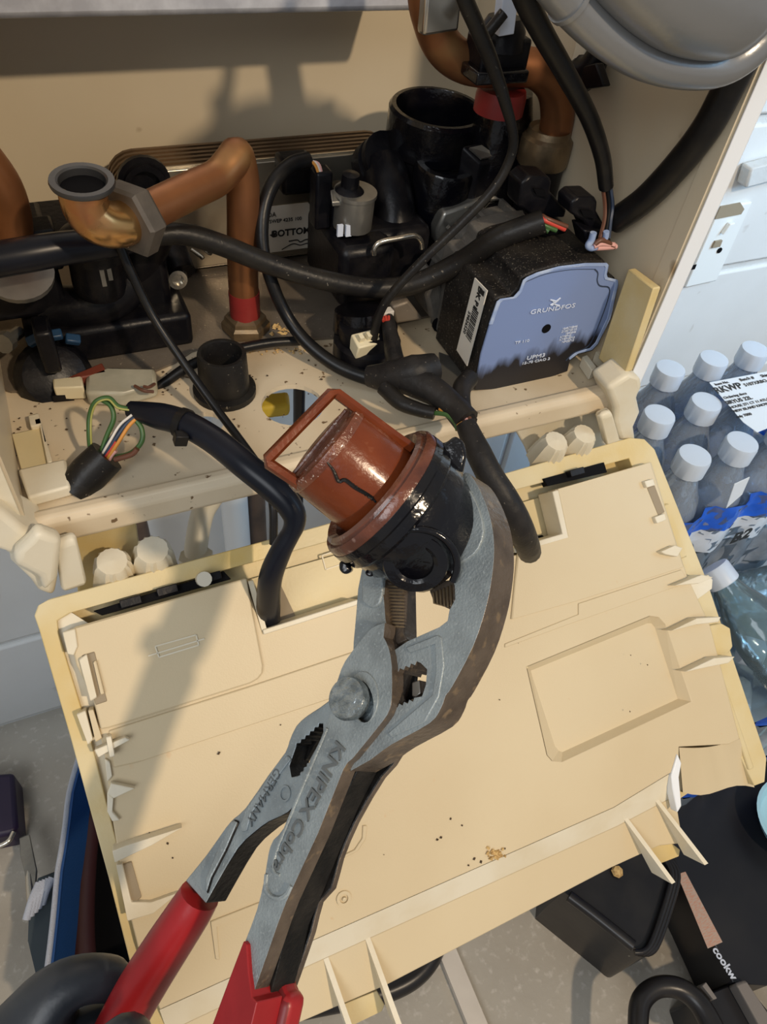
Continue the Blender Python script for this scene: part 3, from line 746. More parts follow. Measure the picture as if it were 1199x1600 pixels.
text('label_print', 'BOTTOM', frame3(at(456, 363, y=ly - 0.0008), fx, (0, 0, 1)), 0.0074, 'ink_black', lab, bold=0.0002)
text('label_print', 'OA', frame3(at(425, 336, y=ly - 0.0008), fx, (0, 0, 1)), 0.005, 'ink_black', lab)
text('label_print', 'SWEP 4235 100', frame3(at(447, 344, y=ly - 0.0008), fx, (0, 0, 1)), 0.004, 'ink_black', lab)
prism('label_arrow', [at(425, 361, y=ly - 0.0006), at(429, 361, y=ly - 0.0006), at(429, 366, y=ly - 0.0006), at(432, 366, y=ly - 0.0006), at(427, 371, y=ly - 0.0006), at(422, 367, y=ly - 0.0006), at(425, 366, y=ly - 0.0006)], (0, -0.0004, 0), 'ink_black', lab)
tube('label_squiggle', [at(452, 377, y=ly - 0.0006), at(465, 375, y=ly - 0.0006), at(470, 378, y=ly - 0.0006), at(480, 374, y=ly - 0.0006), at(490, 377, y=ly - 0.0006), at(502, 374, y=ly - 0.0006)], 0.0005, 'ink_black', lab, seg=5)
tube('label_squiggle', [at(441, 390, y=ly - 0.0006), at(458, 381, y=ly - 0.0006), at(470, 383, y=ly - 0.0006), at(482, 380, y=ly - 0.0006), at(500, 382, y=ly - 0.0006)], 0.0004, 'ink_black', lab, seg=5)

# ================================================================== copper pipes
def sub(a, b, t): return a + (b - a) * t
cpz = thing('copper_elbow_pipe', at(385, 515, z=TZ), 'angled copper pipe with open flanged elbow and dark hexagon nut', 'pipe')
base = at(385, 512, z=TZ + 0.004)
top = at(379, 258, y=base.y)
nut = at(209, 342, y=0.392)
elb = at(160, 352, y=0.418)
bend = [V((base.x, base.y, TZ + 0.012)), V((base.x, base.y, -0.27)), sub(V((base.x, base.y, TZ)), top, 0.80), sub(V((base.x, base.y, TZ)), top, 0.93), top + V((-0.003, -0.001, 0.006)), sub(top, nut, 0.10) + V((0, 0, 0.005)), sub(top, nut, 0.25), sub(top, nut, 0.5), sub(top, nut, 0.8), nut]
tube('tube', bend, 0.0102, 'copper', cpz, seg=20, res=6)
tube('elbow', [at(213, 340, y=0.394), at(186, 351, y=0.386), at(160, 348, y=0.382), at(140, 332, y=0.382), at(131, 310, y=0.382), at(130, 297, y=0.382)], 0.0116, 'copper_bright', cpz, seg=24, res=6)
fc = at(129, 284, y=0.382)
lathe('flange', fc, (0.02, -0.10, 1), [(0.0116, -0.004), (0.0118, -0.0012), (0.0152, -0.0012), (0.0156, 0.0), (0.0152, 0.0014), (0.0122, 0.0014), (0.0112, 0.0006), (0.0108, -0.0035), (0, -0.0035)], 'flange_zinc', cpz, seg=32)
lathe('flange_bore', fc, (0.02, -0.10, 1), [(0.0108, -0.0034), (0.0108, -0.0028), (0, -0.0028)], 'hole_black', cpz, seg=24)
nax = (top - nut).normalized()
lathe('hexagon_nut', nut - nax * 0.006, nax, [(0.0120, 0.0), (0.0180, 0.0), (0.0196, 0.002), (0.0196, 0.010), (0.0178, 0.012), (0.0104, 0.012)], 'nut_dark', cpz, seg=6, smooth=False, start=0.3)
lathe('base_nut', V((base.x, base.y, TZ + 0.002)), (0, 0, 1), [(0.0, 0), (0.0165, 0), (0.0172, 0.002), (0.0172, 0.007), (0.0150, 0.009), (0.0145, 0.012), (0.0102, 0.014), (0, 0.014)], 'brass_dull', cpz, seg=6, smooth=False)
tube('red_sleeve', [V((base.x, base.y, TZ + 0.013)), V((base.x, base.y, TZ + 0.034))], [0.0106, 0.0107], 'red_tape', cpz, seg=20, res=1)
# pipe entering from the left edge
lp_ = thing('copper_bend_pipe', at(20, 390, y=0.45), 'curved copper pipe at the left edge of the boiler', 'pipe')
tube('tube', [at(-80, -60, y=0.47), at(-80, 120, y=0.455), at(-66, 200, y=0.45), at(-32, 245, y=0.45), at(0, 290, y=0.45), at(16, 340, y=0.45), at(20, 400, y=0.45)], 0.0118, 'copper', lp_, seg=20)
# twin bend on the right
rp = thing('copper_swan_neck', at(850, 230, y=0.44), 'copper swan-neck pipe with brass union at the upper right', 'pipe')
PY = 0.44
tube('tube', [at(668, -420, y=PY), at(666, -160, y=PY), at(668, -20, y=PY), at(676, 30, y=PY), at(692, 70, y=PY), at(722, 96, y=PY), at(760, 105, y=PY), at(800, 105, y=PY), at(838, 108, y=PY), at(865, 135, y=PY), at(872, 175, y=PY), at(868, 210, y=PY)], 0.0115, 'copper', rp, seg=22)
uc = at(857, 214, y=PY)
lathe('union_nut', uc, (0, 0, -1), [(0.0118, -0.004), (0.0145, -0.006), (0.0155, -0.002), (0.0182, 0.0), (0.0185, 0.004), (0.0185, 0.016), (0.0175, 0.018), (0.010, 0.018)], 'brass_dull', rp, seg=30)
lathe('union_tail', uc + V((0, 0, -0.018)), (0, 0, -1), [(0.0, 0), (0.0165, 0), (0.0165, 0.022), (0.013, 0.026), (0.013, 0.085), (0, 0.085)], 'black_plastic', rp, seg=24)
box('metal_clip', (-0.012, -0.004, -0.012), (0.012, 0.004, 0.016), 'steel_bright', rp, bevel=0.002, frame=frame0(at(688, 12, y=PY - 0.013), (1, 0.1, 0.05), (0, 0, 1)))
# clip-on sensor at the middle of the swan neck
sn = thing('pipe_sensor', at(775, 150, y=0.42), 'black clip-on sensor with red ring on the swan-neck pipe', 'sensor')
SY = 0.425
c = at(777, 92, y=SY)
box('clip_body', (-0.0165, -0.010, -0.008), (0.0165, 0.012, 0.013), 'black_plastic', sn, bevel=0.002, frame=frame0(c, (1, 0, 0), (0, 0, 1)))
box('clip_jaw', (-0.0178, -0.013, -0.006), (0.0178, 0.008, 0.001), 'black_wet', sn, bevel=0.0012, frame=frame0(at(772, 103, y=SY - 0.004), (1, 0, 0), (0, 0, 1)))
lathe('sensor_body', at(782, 75, y=SY), (0, 0.05, 1), [(0, 0), (0.0145, 0), (0.0135, 0.010), (0.010, 0.016), (0, 0.016)], 'black_plastic', sn, seg=18)
o = box('connector', (-0.005, -0.004, 0), (0.005, 0.004, 0.030), 'print_white', sn, bevel=0.0006, frame=frame0(at(787, 52, y=SY - 0.012), (1, 0, 0.1), (0.15, 0, 1)))
tube('wire_stub', [at(757, 58, y=SY - 0.02), at(772, 40, y=SY - 0.02), at(788, 20, y=SY - 0.02)], 0.0032, 'cable_dusty', sn, seg=8)
lathe('red_ring', at(786, 138, y=PY), (0, 0, -1), [(0.0, 0), (0.0155, 0), (0.0165, 0.004), (0.0165, 0.014), (0, 0.014)], 'red_tape', sn, seg=24)

# ================================================================== left hydraulic block
hb = thing('left_hydraulic_block', at(160, 560, z=TZ), 'black plastic hydraulic block under the flanged elbow', 'valve block')
def bb(name, px, py, y, w, d, h, mat='black_plastic', parent=hb, bev=0.002, up=(0, 0, 1)):
    """box whose lower front centre shows at px, py"""
    c = at(px, py, y=y)
    return box(name, (-w / 2, 0, 0), (w / 2, d, h), mat, parent, bevel=bev, frame=frame0(c, (1, 0, 0), up) @ Matrix.Rotation(math.radians(0), 4, 'X') if False else Matrix.Translation(c))
bb('manifold_body', 185, 560, 0.437, 0.105, 0.050, 0.026, bev=0.004)
bb('manifold_riser', 235, 520, 0.455, 0.038, 0.045, 0.075, bev=0.006)
bb('manifold_foot', 250, 548, 0.440, 0.034, 0.03, 0.018, bev=0.008)
bb('inlet_block', 42, 500, 0.448, 0.052, 0.05, 0.052, bev=0.004)
bb('inlet_top', 52, 400, 0.455, 0.058, 0.045, 0.012, bev=0.002)
bb('inlet_lug', 78, 425, 0.447, 0.018, 0.02, 0.026, bev=0.002)
lathe('inlet_ring', at(32, 432, y=0.437), (0, -0.4, 1), [(0.0, 0), (0.019, 0), (0.0195, 0.004), (0, 0.004)], 'steel_dull', hb, seg=26)
tube('inlet_nozzle', [at(70, 480, y=0.462), at(120, 480, y=0.455), at(165, 470, y=0.452), at(205, 440, y=0.455)], 0.0145, 'black_plastic', hb, seg=18)
lathe('valve_head', at(158, 452, y=0.445), (0.05, -0.1, 1), [(0, 0), (0.015, 0), (0.0165, 0.006), (0.0165, 0.026), (0.0195, 0.028), (0.0195, 0.038), (0.012, 0.042), (0, 0.042)], 'black_plastic', hb, seg=20)
for px, py, s in ((160, 428, 1.0), (171, 424, 0.7)):
    c = at(px, py, y=0.427)
    box('valve_clip', (-0.0012, -0.001, -0.008 * s), (0.0014, 0.001, 0.008 * s), 'steel_dull', hb, frame=Matrix.Translation(c))
lathe('side_port', at(215, 395, y=0.470), (0.4, -0.3, 1), [(0, -0.02), (0.018, -0.02), (0.018, 0.02), (0.014, 0.03), (0, 0.03)], 'black_plastic', hb, seg=20)
lathe('drain_cock', at(85, 590, y=0.425), (0.1, -0.75, 0.65), [(0, -0.012), (0.022, -0.012), (0.024, -0.004), (0.024, 0.004), (0.019, 0.012), (0.010, 0.015), (0, 0.015)], 'black_plastic', hb, seg=22)
for an in (-50, 0, 45):
    c = at(86 + an * 0.62, 524 + abs(an) * 0.15, y=0.425)
    box('blue_grip', (-0.0045, -0.003, -0.002), (0.0045, 0.003, 0.003), 'blue_cap', hb, bevel=0.001, frame=frame0(c, (1, 0, -an * 0.008), (0, -0.5, 1)))
bb('valve_stem', 86, 585, 0.405, 0.010, 0.02, 0.030, bev=0.002)
lathe('fixing_screw', at(18, 528, y=0.445), (-0.5, -0.8, 0.2), [(0, -0.01), (0.004, -0.01), (0.004, 0.004), (0.0065, 0.004), (0.0065, 0.010), (0, 0.010)], 'steel_dull', hb, seg=10)
sc_ = at(274, 431, y=0.475)
scr = lathe('torx_screw', sc_, (0.05, -1, 0.15), [(0, -0.012), (0.006, -0.012), (0.006, 0), (0.0082, 0), (0.0082, 0.002), (0.0066, 0.003), (0.0066, 0.008), (0.004, 0.008), (0.0035, 0.005), (0, 0.005)], 'steel_bright', hb, seg=20)
tube('spring_clip', [at(300, 390, y=0.49), at(314, 400, y=0.485), at(318, 404, y=0.483)], 0.0016, 'steel_bright', hb, seg=8)
tube('spring_clip', [at(312, 382, y=0.49), at(326, 394, y=0.485), at(330, 396, y=0.483)], 0.0016, 'steel_bright', hb, seg=8)
lathe('body_post', at(268, 405, y=0.485), (0.1, -0.6, -0.4), [(0, -0.02), (0.014, -0.02), (0.013, 0.012), (0, 0.012)], 'black_plastic', hb, seg=16)
# plug with red and clear pieces
pgs = thing('inline_plug', at(180, 610, z=TZ), 'clear and cream wiring plug lying on the tray', 'plug')
Zp = TZ + 0.012
prism('red_strip', [at(104, 590, z=Zp), at(160, 566, z=Zp), at(168, 582, z=Zp), at(112, 592, z=Zp)], (0, 0, -0.008), 'part_red', pgs, bevel=0.001)
prism('cream_shell', [at(82, 592, z=Zp), at(128, 587, z=Zp), at(131, 604, z=Zp), at(84, 606, z=Zp)], (0, 0, -0.010), 'connector_white', pgs, bevel=0.001)
prism('clear_shell', [at(134, 588, z=Zp), at(172, 573, z=Zp), at(243, 575, z=Zp), at(245, 598, z=Zp), at(190, 615, z=Zp), at(134, 613, z=Zp)], (0, 0, -0.011), 'connector_clear', pgs, bevel=0.002)
prism('plug_foot', [at(82, 607, z=Zp - 0.006), at(116, 606, z=Zp - 0.006), at(114, 616, z=Zp - 0.006), at(82, 619, z=Zp - 0.006)], (0, 0, -0.005), 'black_plastic', pgs)
for a, b in (((211, 603), (240, 612)), ((225, 604), (242, 600))):
    tube('plug_wire', [at(*a, z=Zp + 0.003), at((a[0] + b[0]) / 2, (a[1] + b[1]) / 2 + 3, z=Zp + 0.003), at(*b, z=Zp)], 0.0011, 'wire_brown', pgs, seg=6)

# black rubber grommet on the tray
gc = at(352, 612, z=TZ)
gr = lathe('rubber_grommet', gc, (0, 0, 1), [(0.0205, 0), (0.0205, 0.004), (0.0165, 0.005), (0.0155, 0.030), (0.0150, 0.0315), (0.0128, 0.0315), (0.0122, 0.030), (0.0118, 0.006), (0, 0.006)], 'cable_dusty', seg=32)
tag(gr, 'round black rubber grommet standing on the tray', 'grommet')

# ================================================================== middle hydraulic block with actuator
mb = thing('diverter_valve', at(570, 560, z=TZ), 'black diverter valve block with grey actuator in the middle', 'valve')
lathe('lower_cup', at(572, 560, z=TZ + 0.002), (0, 0, 1), [(0, 0), (0.022, 0), (0.0235, 0.004), (0.0235, 0.016), (0.020, 0.018), (0.020, 0.028), (0, 0.028)], 'black_plastic', mb, seg=28)
bb('valve_body', 572, 478, 0.425, 0.042, 0.06, 0.046, parent=mb, bev=0.006)
bb('valve_bridge', 610, 450, 0.440, 0.060, 0.04, 0.045, parent=mb, bev=0.006)
bb('valve_shoulder', 520, 440, 0.470, 0.022, 0.03, 0.045, parent=mb, bev=0.004)
bb('valve_column', 545, 400, 0.452, 0.026, 0.026, 0.045, parent=mb, bev=0.004)
ac = at(551, 352, y=0.447)
lathe('actuator_can', ac, (0.02, -0.05, 1), [(0, 0), (0.0135, 0), (0.0135, 0.022), (0.0145, 0.0225), (0.0145, 0.025), (0, 0.025)], 'steel_dull', mb, seg=28)
prism('actuator_plate', [at(517, 297, y=0.447), at(540, 290, y=0.455), at(578, 300, y=0.45), at(577, 312, y=0.445), at(520, 316, y=0.44)], (0, 0, -0.003), 'steel_dull', mb, bevel=0.0006)
lathe('actuator_hub', at(546, 304, y=0.447), (0.02, -0.05, 1), [(0, 0), (0.0095, 0), (0.010, 0.003), (0.0078, 0.005), (0.0062, 0.006), (0.0058, 0.014), (0, 0.015)], 'black_plastic', mb, seg=20)
for px in (532, 545):
    box('actuator_tab', (-0.002, -0.001, -0.004), (0.002, 0.001, 0.004), 'print_white', mb, frame=Matrix.Translation(at(px, 360, y=0.436)))
tube('wire_clip', [at(585, 398, y=0.42), at(586, 388, y=0.42), at(596, 378, y=0.42), at(625, 372, y=0.42), at(648, 368, y=0.42), at(658, 376, y=0.42), at(660, 388, y=0.42)], 0.0018, 'steel_bright', mb, seg=8)
bb('plug_tower', 506, 360, 0.455, 0.012, 0.014, 0.040, parent=mb, bev=0.002)
bb('plug_body', 468, 306, 0.485, 0.024, 0.02, 0.024, parent=mb, bev=0.003)
tube('hydraulic_elbow', [at(600, 262, y=0.50), at(610, 300, y=0.48), at(615, 350, y=0.465), at(612, 400, y=0.455)], 0.017, 'black_plastic', mb, seg=18)
lathe('hydraulic_collar', at(598, 258, y=0.505), (0.15, -0.5, 0.5), [(0, -0.01), (0.021, -0.01), (0.021, 0.0), (0.018, 0.001), (0.018, 0.004), (0.021, 0.005), (0.021, 0.010), (0, 0.010)], 'black_plastic', mb, seg=22)
lathe('valve_bottom_plug', at(565, 505, y=0.40), (0, -0.3, -1), [(0, -0.01), (0.018, -0.01), (0.020, 0.004), (0, 0.004)], 'black_wet', mb, seg=22)
cn = at(573, 541, y=0.372)
box('white_plug', (-0.009, -0.004, -0.006), (0.009, 0.008, 0.006), 'connector_white', mb, bevel=0.001, frame=frame0(cn, (1, 0.1, 0), (0, -0.3, 1)))
for dx in (-0.005, 0.001, 0.006):
    box('plug_pin', (dx - 0.0015, 0, 0.005), (dx + 0.0015, 0.004, 0.010), 'connector_white', mb, frame=frame0(cn, (1, 0.1, 0), (0, -0.3, 1)))

# ================================================================== open air separator housing
sep = thing('air_separator', at(690, 280, y=0.49), 'open black air separator housing behind the pump', 'separator')
sc2 = at(683, 190, y=0.505)
lathe('open_cup', sc2, (0, -0.05, 1), [(0, -0.10), (0.034, -0.10), (0.0345, -0.02), (0.0365, -0.018), (0.0365, 0.008), (0.0345, 0.0105), (0.0315, 0.0105), (0.0305, 0.008), (0.030, -0.022), (0, -0.022)], 'black_wet', sep, seg=40)
c = at(698, 258, y=0.475)
lathe('bayonet_ring', c, (0, -0.1, 1), [(0, -0.06), (0.024, -0.06), (0.024, 0), (0.0225, 0.0025), (0.018, 0.0025), (0.017, -0.001), (0.0165, -0.008), (0, -0.008)], 'black_wet', sep, seg=28)
prism('square_socket', [at(722, 228, y=0.462), at(752, 222, y=0.462), at(788, 248, y=0.455), at(752, 256, y=0.452)], (0, 0, -0.03), 'black_plastic', sep, bevel=0.0015)
prism('socket_recess', [at(733, 233, y=0.4585), at(752, 229, y=0.4585), at(774, 245, y=0.455), at(752, 250, y=0.453)], (0, -0.001, 0.0015), 'steel_dull', sep)
lathe('tall_boss', at(790, 175, y=0.47), (0, 0, -1), [(0, -0.014), (0.0165, -0.014), (0.021, 0.004), (0.0225, 0.03), (0.0225, 0.085), (0, 0.085)], 'black_wet', sep, seg=26)
bb('separator_base', 712, 345, 0.475, 0.085, 0.05, 0.035, parent=sep, bev=0.008)

# ================================================================== silver vessel at the top right
vs_ = thing('expansion_vessel', at(1060, 120, y=0.283), 'silver grey expansion vessel with rolled rim at the top right', 'vessel')
VY = 0.283
rim_px = [(830, -85), (868, -28), (912, 22), (962, 64), (1015, 94), (1072, 107), (1128, 104), (1176, 74), (1218, 20), (1252, -70), (1262, -160), (1220, -250), (1115, -300), (990, -300), (890, -250), (838, -170)]
rim = [at(x, y_, y=VY) for x, y_ in rim_px]
tube('rolled_rim', rim, 0.0086, 'vessel_paint', vs_, seg=18, res=5, closed=True)
ctr = sum(rim, V()) / len(rim)
rs = spline(rim, 5, True)
vs, fs = [], []
n = len(rs)
prof = [(1.0, 0.004), (0.86, 0.004), (0.855, -0.003), (0.84, -0.009), (0.79, -0.014), (0.65, -0.020), (0.42, -0.024), (0.15, -0.025)]
for s, dy in prof:
    for p in rs: vs.append(ctr + (p - ctr) * s + V((0, dy, 0)))
for j in range(len(prof) - 1):
    for k in range(n):
        fs.append((j * n + k, j * n + (k + 1) % n, (j + 1) * n + (k + 1) % n, (j + 1) * n + k))
fs.append(tuple((len(prof) - 1) * n + k for k in range(n)))
prof2 = [(1.0, 0.004), (0.97, 0.02), (0.8, 0.045), (0.3, 0.055)]
k0 = len(vs)
for s, dy in prof2:
    for p in rs: vs.append(ctr + (p - ctr) * s + V((0, dy, 0)))
for j in range(3):
    for k in range(n):
        fs.append((k0 + j * n + k, k0 + j * n + (k + 1) % n, k0 + (j + 1) * n + (k + 1) % n, k0 + (j + 1) * n + k))
fs.append(tuple(k0 + 3 * n + k for k in range(n)))
mk('dome', vs, fs, 'vessel_paint', vs_, smooth=True, sharp=60)
lathe('rim_joint', at(891, -1, y=VY), at(912, 22, y=VY) - at(868, -28, y=VY), [(0.0087, -0.001), (0.0096, -0.001), (0.0096, 0.0012), (0.0087, 0.0012)], 'vessel_paint', vs_, seg=22)
# side clip with white tab holding the cable
ck = thing('cable_clip', at(920, 110, x=XR - 0.004), 'black cable clip with white tab on the right side panel', 'clip')
box('white_tab', (-0.004, -0.006, -0.011), (0.002, 0.006, 0.011), 'plastic_ivory', ck, bevel=0.001, frame=Matrix.Translation(at(915, 75, x=XR - 0.004)))
tube('hook', [at(938, 80, x=XR - 0.012), at(925, 105, x=XR - 0.012), at(912, 115, x=XR - 0.012), at(900, 112, x=XR - 0.012)], [0.007, 0.009, 0.011, 0.008], 'black_plastic', ck, seg=10)
prism('wing', [at(905, 105, x=XR - 0.02), at(932, 98, x=XR - 0.02), at(944, 135, x=XR - 0.02), at(912, 140, x=XR - 0.02)], (0.006, 0, 0), 'black_plastic', ck, bevel=0.001)
# ================================================================== circulation pump
FY = 0.333
pu = thing('circulation_pump', at(820, 590, z=TZ), 'grey circulation pump with black box and blue front plate', 'pump')
def zz(x, y): return (620 + x / 3.0, 250 + y / 3.0)
face = [(360, 1068), (400, 900), (432, 770), (470, 662), (485, 650), (548, 640), (575, 610), (592, 562), (610, 548), (660, 525), (760, 497), (880, 482), (985, 481), (992, 488), (983, 530), (988, 548), (1036, 560), (1037, 580), (1000, 740), (942, 860), (915, 888), (850, 905), (810, 935), (798, 985), (640, 1040), (440, 1070), (370, 1075)]
fpts = [at(*zz(*p), y=FY) for p in face]
prism('control_box', [p + V((0, 0.002, 0)) for p in fpts], (0, 0.058, 0), 'pump_black', pu, bevel=0.0025)
blue = [(392, 905), (432, 770), (470, 662), (485, 650), (548, 640), (575, 610), (592, 562), (610, 548), (660, 525), (760, 497), (880, 482), (985, 481), (992, 488), (983, 530), (988, 548), (1036, 560), (1037, 580), (1000, 740), (942, 860), (915, 888), (850, 905), (810, 935), (798, 985), (640, 1040), (440, 1070), (362, 1074)]
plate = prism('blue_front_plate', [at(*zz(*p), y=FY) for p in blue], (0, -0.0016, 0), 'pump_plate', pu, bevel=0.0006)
cen = sum((at(*zz(*p), y=FY) for p in blue), V()) / len(blue)
edge_o = [at(*zz(*p), y=FY - 0.0012) for p in blue[1:22]]
edge_i = [sub(p, V((cen.x, p.y, cen.z)), 0.055) for p in edge_o]
prism('plate_edge', edge_o + list(reversed(edge_i)), (0, -0.0009, 0), 'pump_blue_edge', plate, bevel=0.0003)
# groove line on the plate
gl = [(500, 668), (560, 655), (605, 572), (700, 535), (820, 514), (930, 512), (945, 530), (942, 565), (955, 590), (998, 600), (990, 660), (950, 770), (915, 850), (885, 882), (830, 905), (795, 940)]
tube('plate_groove', [at(*zz(*p), y=FY - 0.0016) for p in gl[5:]], 0.0005, 'wire_blue', plate, seg=5, res=4)
tube('plate_groove', [at(*zz(*p), y=FY - 0.0016) for p in gl[2:6]], 0.00025, 'wire_blue', plate, seg=5, res=4)
ty = FY - 0.0022
fx = at(*zz(820, 685), y=ty) - at(*zz(650, 712), y=ty)
text('maker_name', 'GRUNDFOS', frame3(at(*zz(735, 698), y=ty), fx, (0, 0, 1)), 0.0046, 'print_white', plate, sx=1.45)
def stroke(a, b, w=0.0009):
    tube('maker_logo', [at(*zz(*a), y=ty), at(*zz(*b), y=ty)], w * 0.6, 'print_white', plate, seg=6, res=1)
stroke((722, 655), (750, 662)); stroke((750, 662), (770, 646)); stroke((728, 682), (762, 655)); stroke((735, 660), (745, 678)); stroke((745, 678), (765, 682)); stroke((722, 680), (735, 672))
text('type_print', 'UPM3', frame3(at(*zz(655, 922), y=ty), fx, (0, 0, 1)), 0.0046, 'print_white', plate, sx=1.35)
text('type_print', '15-70 CIAO 2', frame3(at(*zz(655, 943), y=ty), fx, (0, 0, 1)), 0.0030, 'print_white', plate, sx=1.35)
text('type_print', 'TF 110', frame3(at(*zz(590, 852), y=ty), fx, (0, 0, 1)), 0.003, 'print_white', plate, sx=1.35)
# block of small print right of the shaft hole
for r in range(6):
    for q in range(3):
        if random.random() < 0.15: continue
        cx, cy = 785 + q * 21 + r * -3.5, 790 + r * 13 - q * 4
        text('data_print', random.choice(['NPCM', '2150', 'A712', '1846', 'P7N2']), frame3(at(*zz(cx + 8, cy), y=ty), fx, (0, 0, 1)), 0.0024, 'print_white', plate, sx=1.1)
lathe('shaft_hole', at(*zz(703, 790), y=FY - 0.0016), (0, -1, 0), [(0.0034, 0), (0.0034, 0.0004), (0, 0.0004)], 'hole_black', plate, seg=18)
# barcode label on the left flank of the box
lx = min(p.x for p in fpts)
ll = [(372, 552), (430, 612), (335, 965), (287, 890)]
fa, fb = at(*zz(470, 662), y=FY + 0.002), at(*zz(400, 900), y=FY + 0.002)
fn_ = (fb - fa).cross(V((0, 1, 0))).normalized()
if fn_.x > 0: fn_ = -fn_
LP = [at(*zz(*p), pl=(fa, fn_), h=0.0032) for p in ll]
nrm = (LP[1] - LP[0]).cross(LP[3] - LP[0]).normalized()
if nrm.dot(LP[0]) > 0: nrm = -nrm
lb = prism('barcode_label', LP, nrm * 0.0008, 'paper_white', pu)
def onl(u, v): return sub(sub(LP[0], LP[1], u), sub(LP[3], LP[2], u), v) + nrm * 0.001
for k in range(16):
    v0 = 0.30 + k * 0.026
    w = random.choice((0.007, 0.012, 0.016))
    prism('bar', [onl(0.42, v0), onl(0.86, v0), onl(0.86, v0 + w), onl(0.42, v0 + w)], nrm * 0.0003, 'ink_black', lb)
lax = (onl(0, 1) - onl(0, 0))
text('label_print', '59826520', frame3(onl(0.25, 0.55), lax, nrm.cross(lax)), 0.0042, 'ink_black', lb)
text('label_print', 'DK P1', frame3(onl(0.55, 0.17), lax, nrm.cross(lax)), 0.0060, 'ink_black', lb, bold=0.0002)
prism('label_mark', [onl(0.55, 0.04), onl(0.9, 0.03), onl(0.9, 0.09), onl(0.55, 0.09)], nrm * 0.0003, 'ink_black', lb)
# box flanks step: second shell behind, grooves of dust covered top
bk = [sub(p, sum(fpts, V()) / len(fpts), 0.06) for p in fpts]
prism('box_back', [p + V((0.0, 0.054, 0)) for p in bk], (0, 0.022, 0), 'pump_grey', pu, bevel=0.002)
# grey cast motor housing
mc = at(742, 455, y=0.43)
mc = V((mc.x + 0.014, 0.405, mc.z + 0.010))
lathe('motor_housing', mc, (0, 1, 0), [(0.046, 0), (0.050, 0.003), (0.052, 0.012), (0.050, 0.040), (0.040, 0.052), (0, 0.052)], 'pump_grey', pu, seg=40)
for k in range(15):                       # cooling fins
    a = math.radians(15 + k * 24)
    d = V((math.cos(a), 0, math.sin(a)))
    t = V((-d.z, 0, d.x)) * 0.0014
    p0, p1 = mc + d * 0.047, mc + d * 0.0555
    box_v = [p0 - t, p1 - t, p1 + t, p0 + t]
    prism('cooling_fin', [q + V((0, 0.006, 0)) for q in box_v], (0, 0.034, 0), 'pump_grey', pu)
fl = [zz(150, 245), zz(215, 175), zz(300, 110), zz(420, 85), zz(560, 90), zz(600, 130), zz(560, 180), zz(440, 190), zz(350, 230), zz(260, 250), zz(215, 350), zz(170, 340)]
prism('volute_flange', [at(x, y, y=0.462) for x, y in fl], (0, 0.02, 0), 'pump_grey', pu, bevel=0.003)
bd = [zz(190, 330), zz(225, 250), zz(350, 205), zz(440, 170), zz(590, 165), zz(600, 185), zz(450, 200), zz(400, 255), zz(420, 300), zz(300, 350), zz(240, 420), zz(190, 400)]
prism('volute_rib', [at(x, y, y=0.448) for x, y in bd], (0, 0.012, 0), 'steel_dull', pu, bevel=0.003)
lg = [zz(165, 570), zz(215, 560), zz(225, 700), zz(240, 770), zz(200, 790), zz(160, 740), zz(140, 640)]
prism('mounting_lug', [at(x, y, y=0.40) for x, y in lg], (0, 0.03, 0), 'pump_grey', pu, bevel=0.003)
lathe('lug_screw', at(*zz(205, 765), y=0.40), (-0.1, -1, 0), [(0, 0), (0.0065, 0), (0.0065, 0.002), (0.004, 0.002), (0, 0.001)], 'hole_black', pu, seg=14)
prism('flange_tab', [at(*zz(-20, 690), y=0.40), at(*zz(60, 660), y=0.40), at(*zz(130, 750), y=0.40), at(*zz(0, 770), y=0.40)], (0, 0.01, 0), 'grey_plate', pu, bevel=0.002)
prism('mount_strip', [at(*zz(200, 900), z=TZ + 0.003), at(*zz(285, 930), z=TZ + 0.003), at(*zz(345, 1000), z=TZ + 0.003), at(*zz(270, 1100), z=TZ + 0.003), at(*zz(215, 1060), z=TZ + 0.003)], (0, 0, -0.002), 'steel_dull', pu)
# plug sockets on top of the box
def plug(pts_front, y, name, parent):
    return prism(name, [at(*zz(*p), y=y) for p in pts_front], (0, 0.016, 0), 'black_plastic', parent, bevel=0.0015)
plug([(585, 110), (625, 75), (720, 80), (730, 105), (722, 150), (800, 235), (790, 270), (640, 270), (575, 220)], 0.372, 'supply_plug', pu)
plug([(820, 200), (850, 175), (930, 172), (945, 195), (940, 240), (985, 320), (975, 345), (905, 345), (880, 290), (815, 250)], 0.352, 'signal_plug', pu)
plug([(640, 280), (700, 270), (795, 300), (800, 345), (690, 365)], 0.366, 'plug_base', pu)
plug([(880, 330), (1010, 340), (1005, 420), (900, 415)], 0.345, 'plug_base', pu)
for a, b in (((640, 130), (690, 160)), ((860, 230), (915, 260))):
    prism('plug_window', [at(*zz(a[0], a[1]), y=0.351 if a[0] > 700 else 0.371), at(*zz(b[0], a[1] + 6), y=0.351 if a[0] > 700 else 0.371), at(*zz(b[0] + 14, b[1] + 12), y=0.351 if a[0] > 700 else 0.371), at(*zz(a[0] + 14, b[1]), y=0.351 if a[0] > 700 else 0.371)], (0, -0.0012, 0), 'hole_black', pu)
for k, (m_, a, b) in enumerate((('wire_red', (700, 285), (790, 325)), ('wire_green', (690, 305), (750, 330)), ('wire_green', (692, 320), (715, 336)), ('wire_brown', (710, 278), (800, 312)))):
    tube('supply_wire', [at(*zz(a[0] - 25, a[1] - 15), y=0.362), at(*zz(*a), y=0.358), at(*zz(*b), y=0.355)], 0.0016, m_, pu, seg=8, res=3)
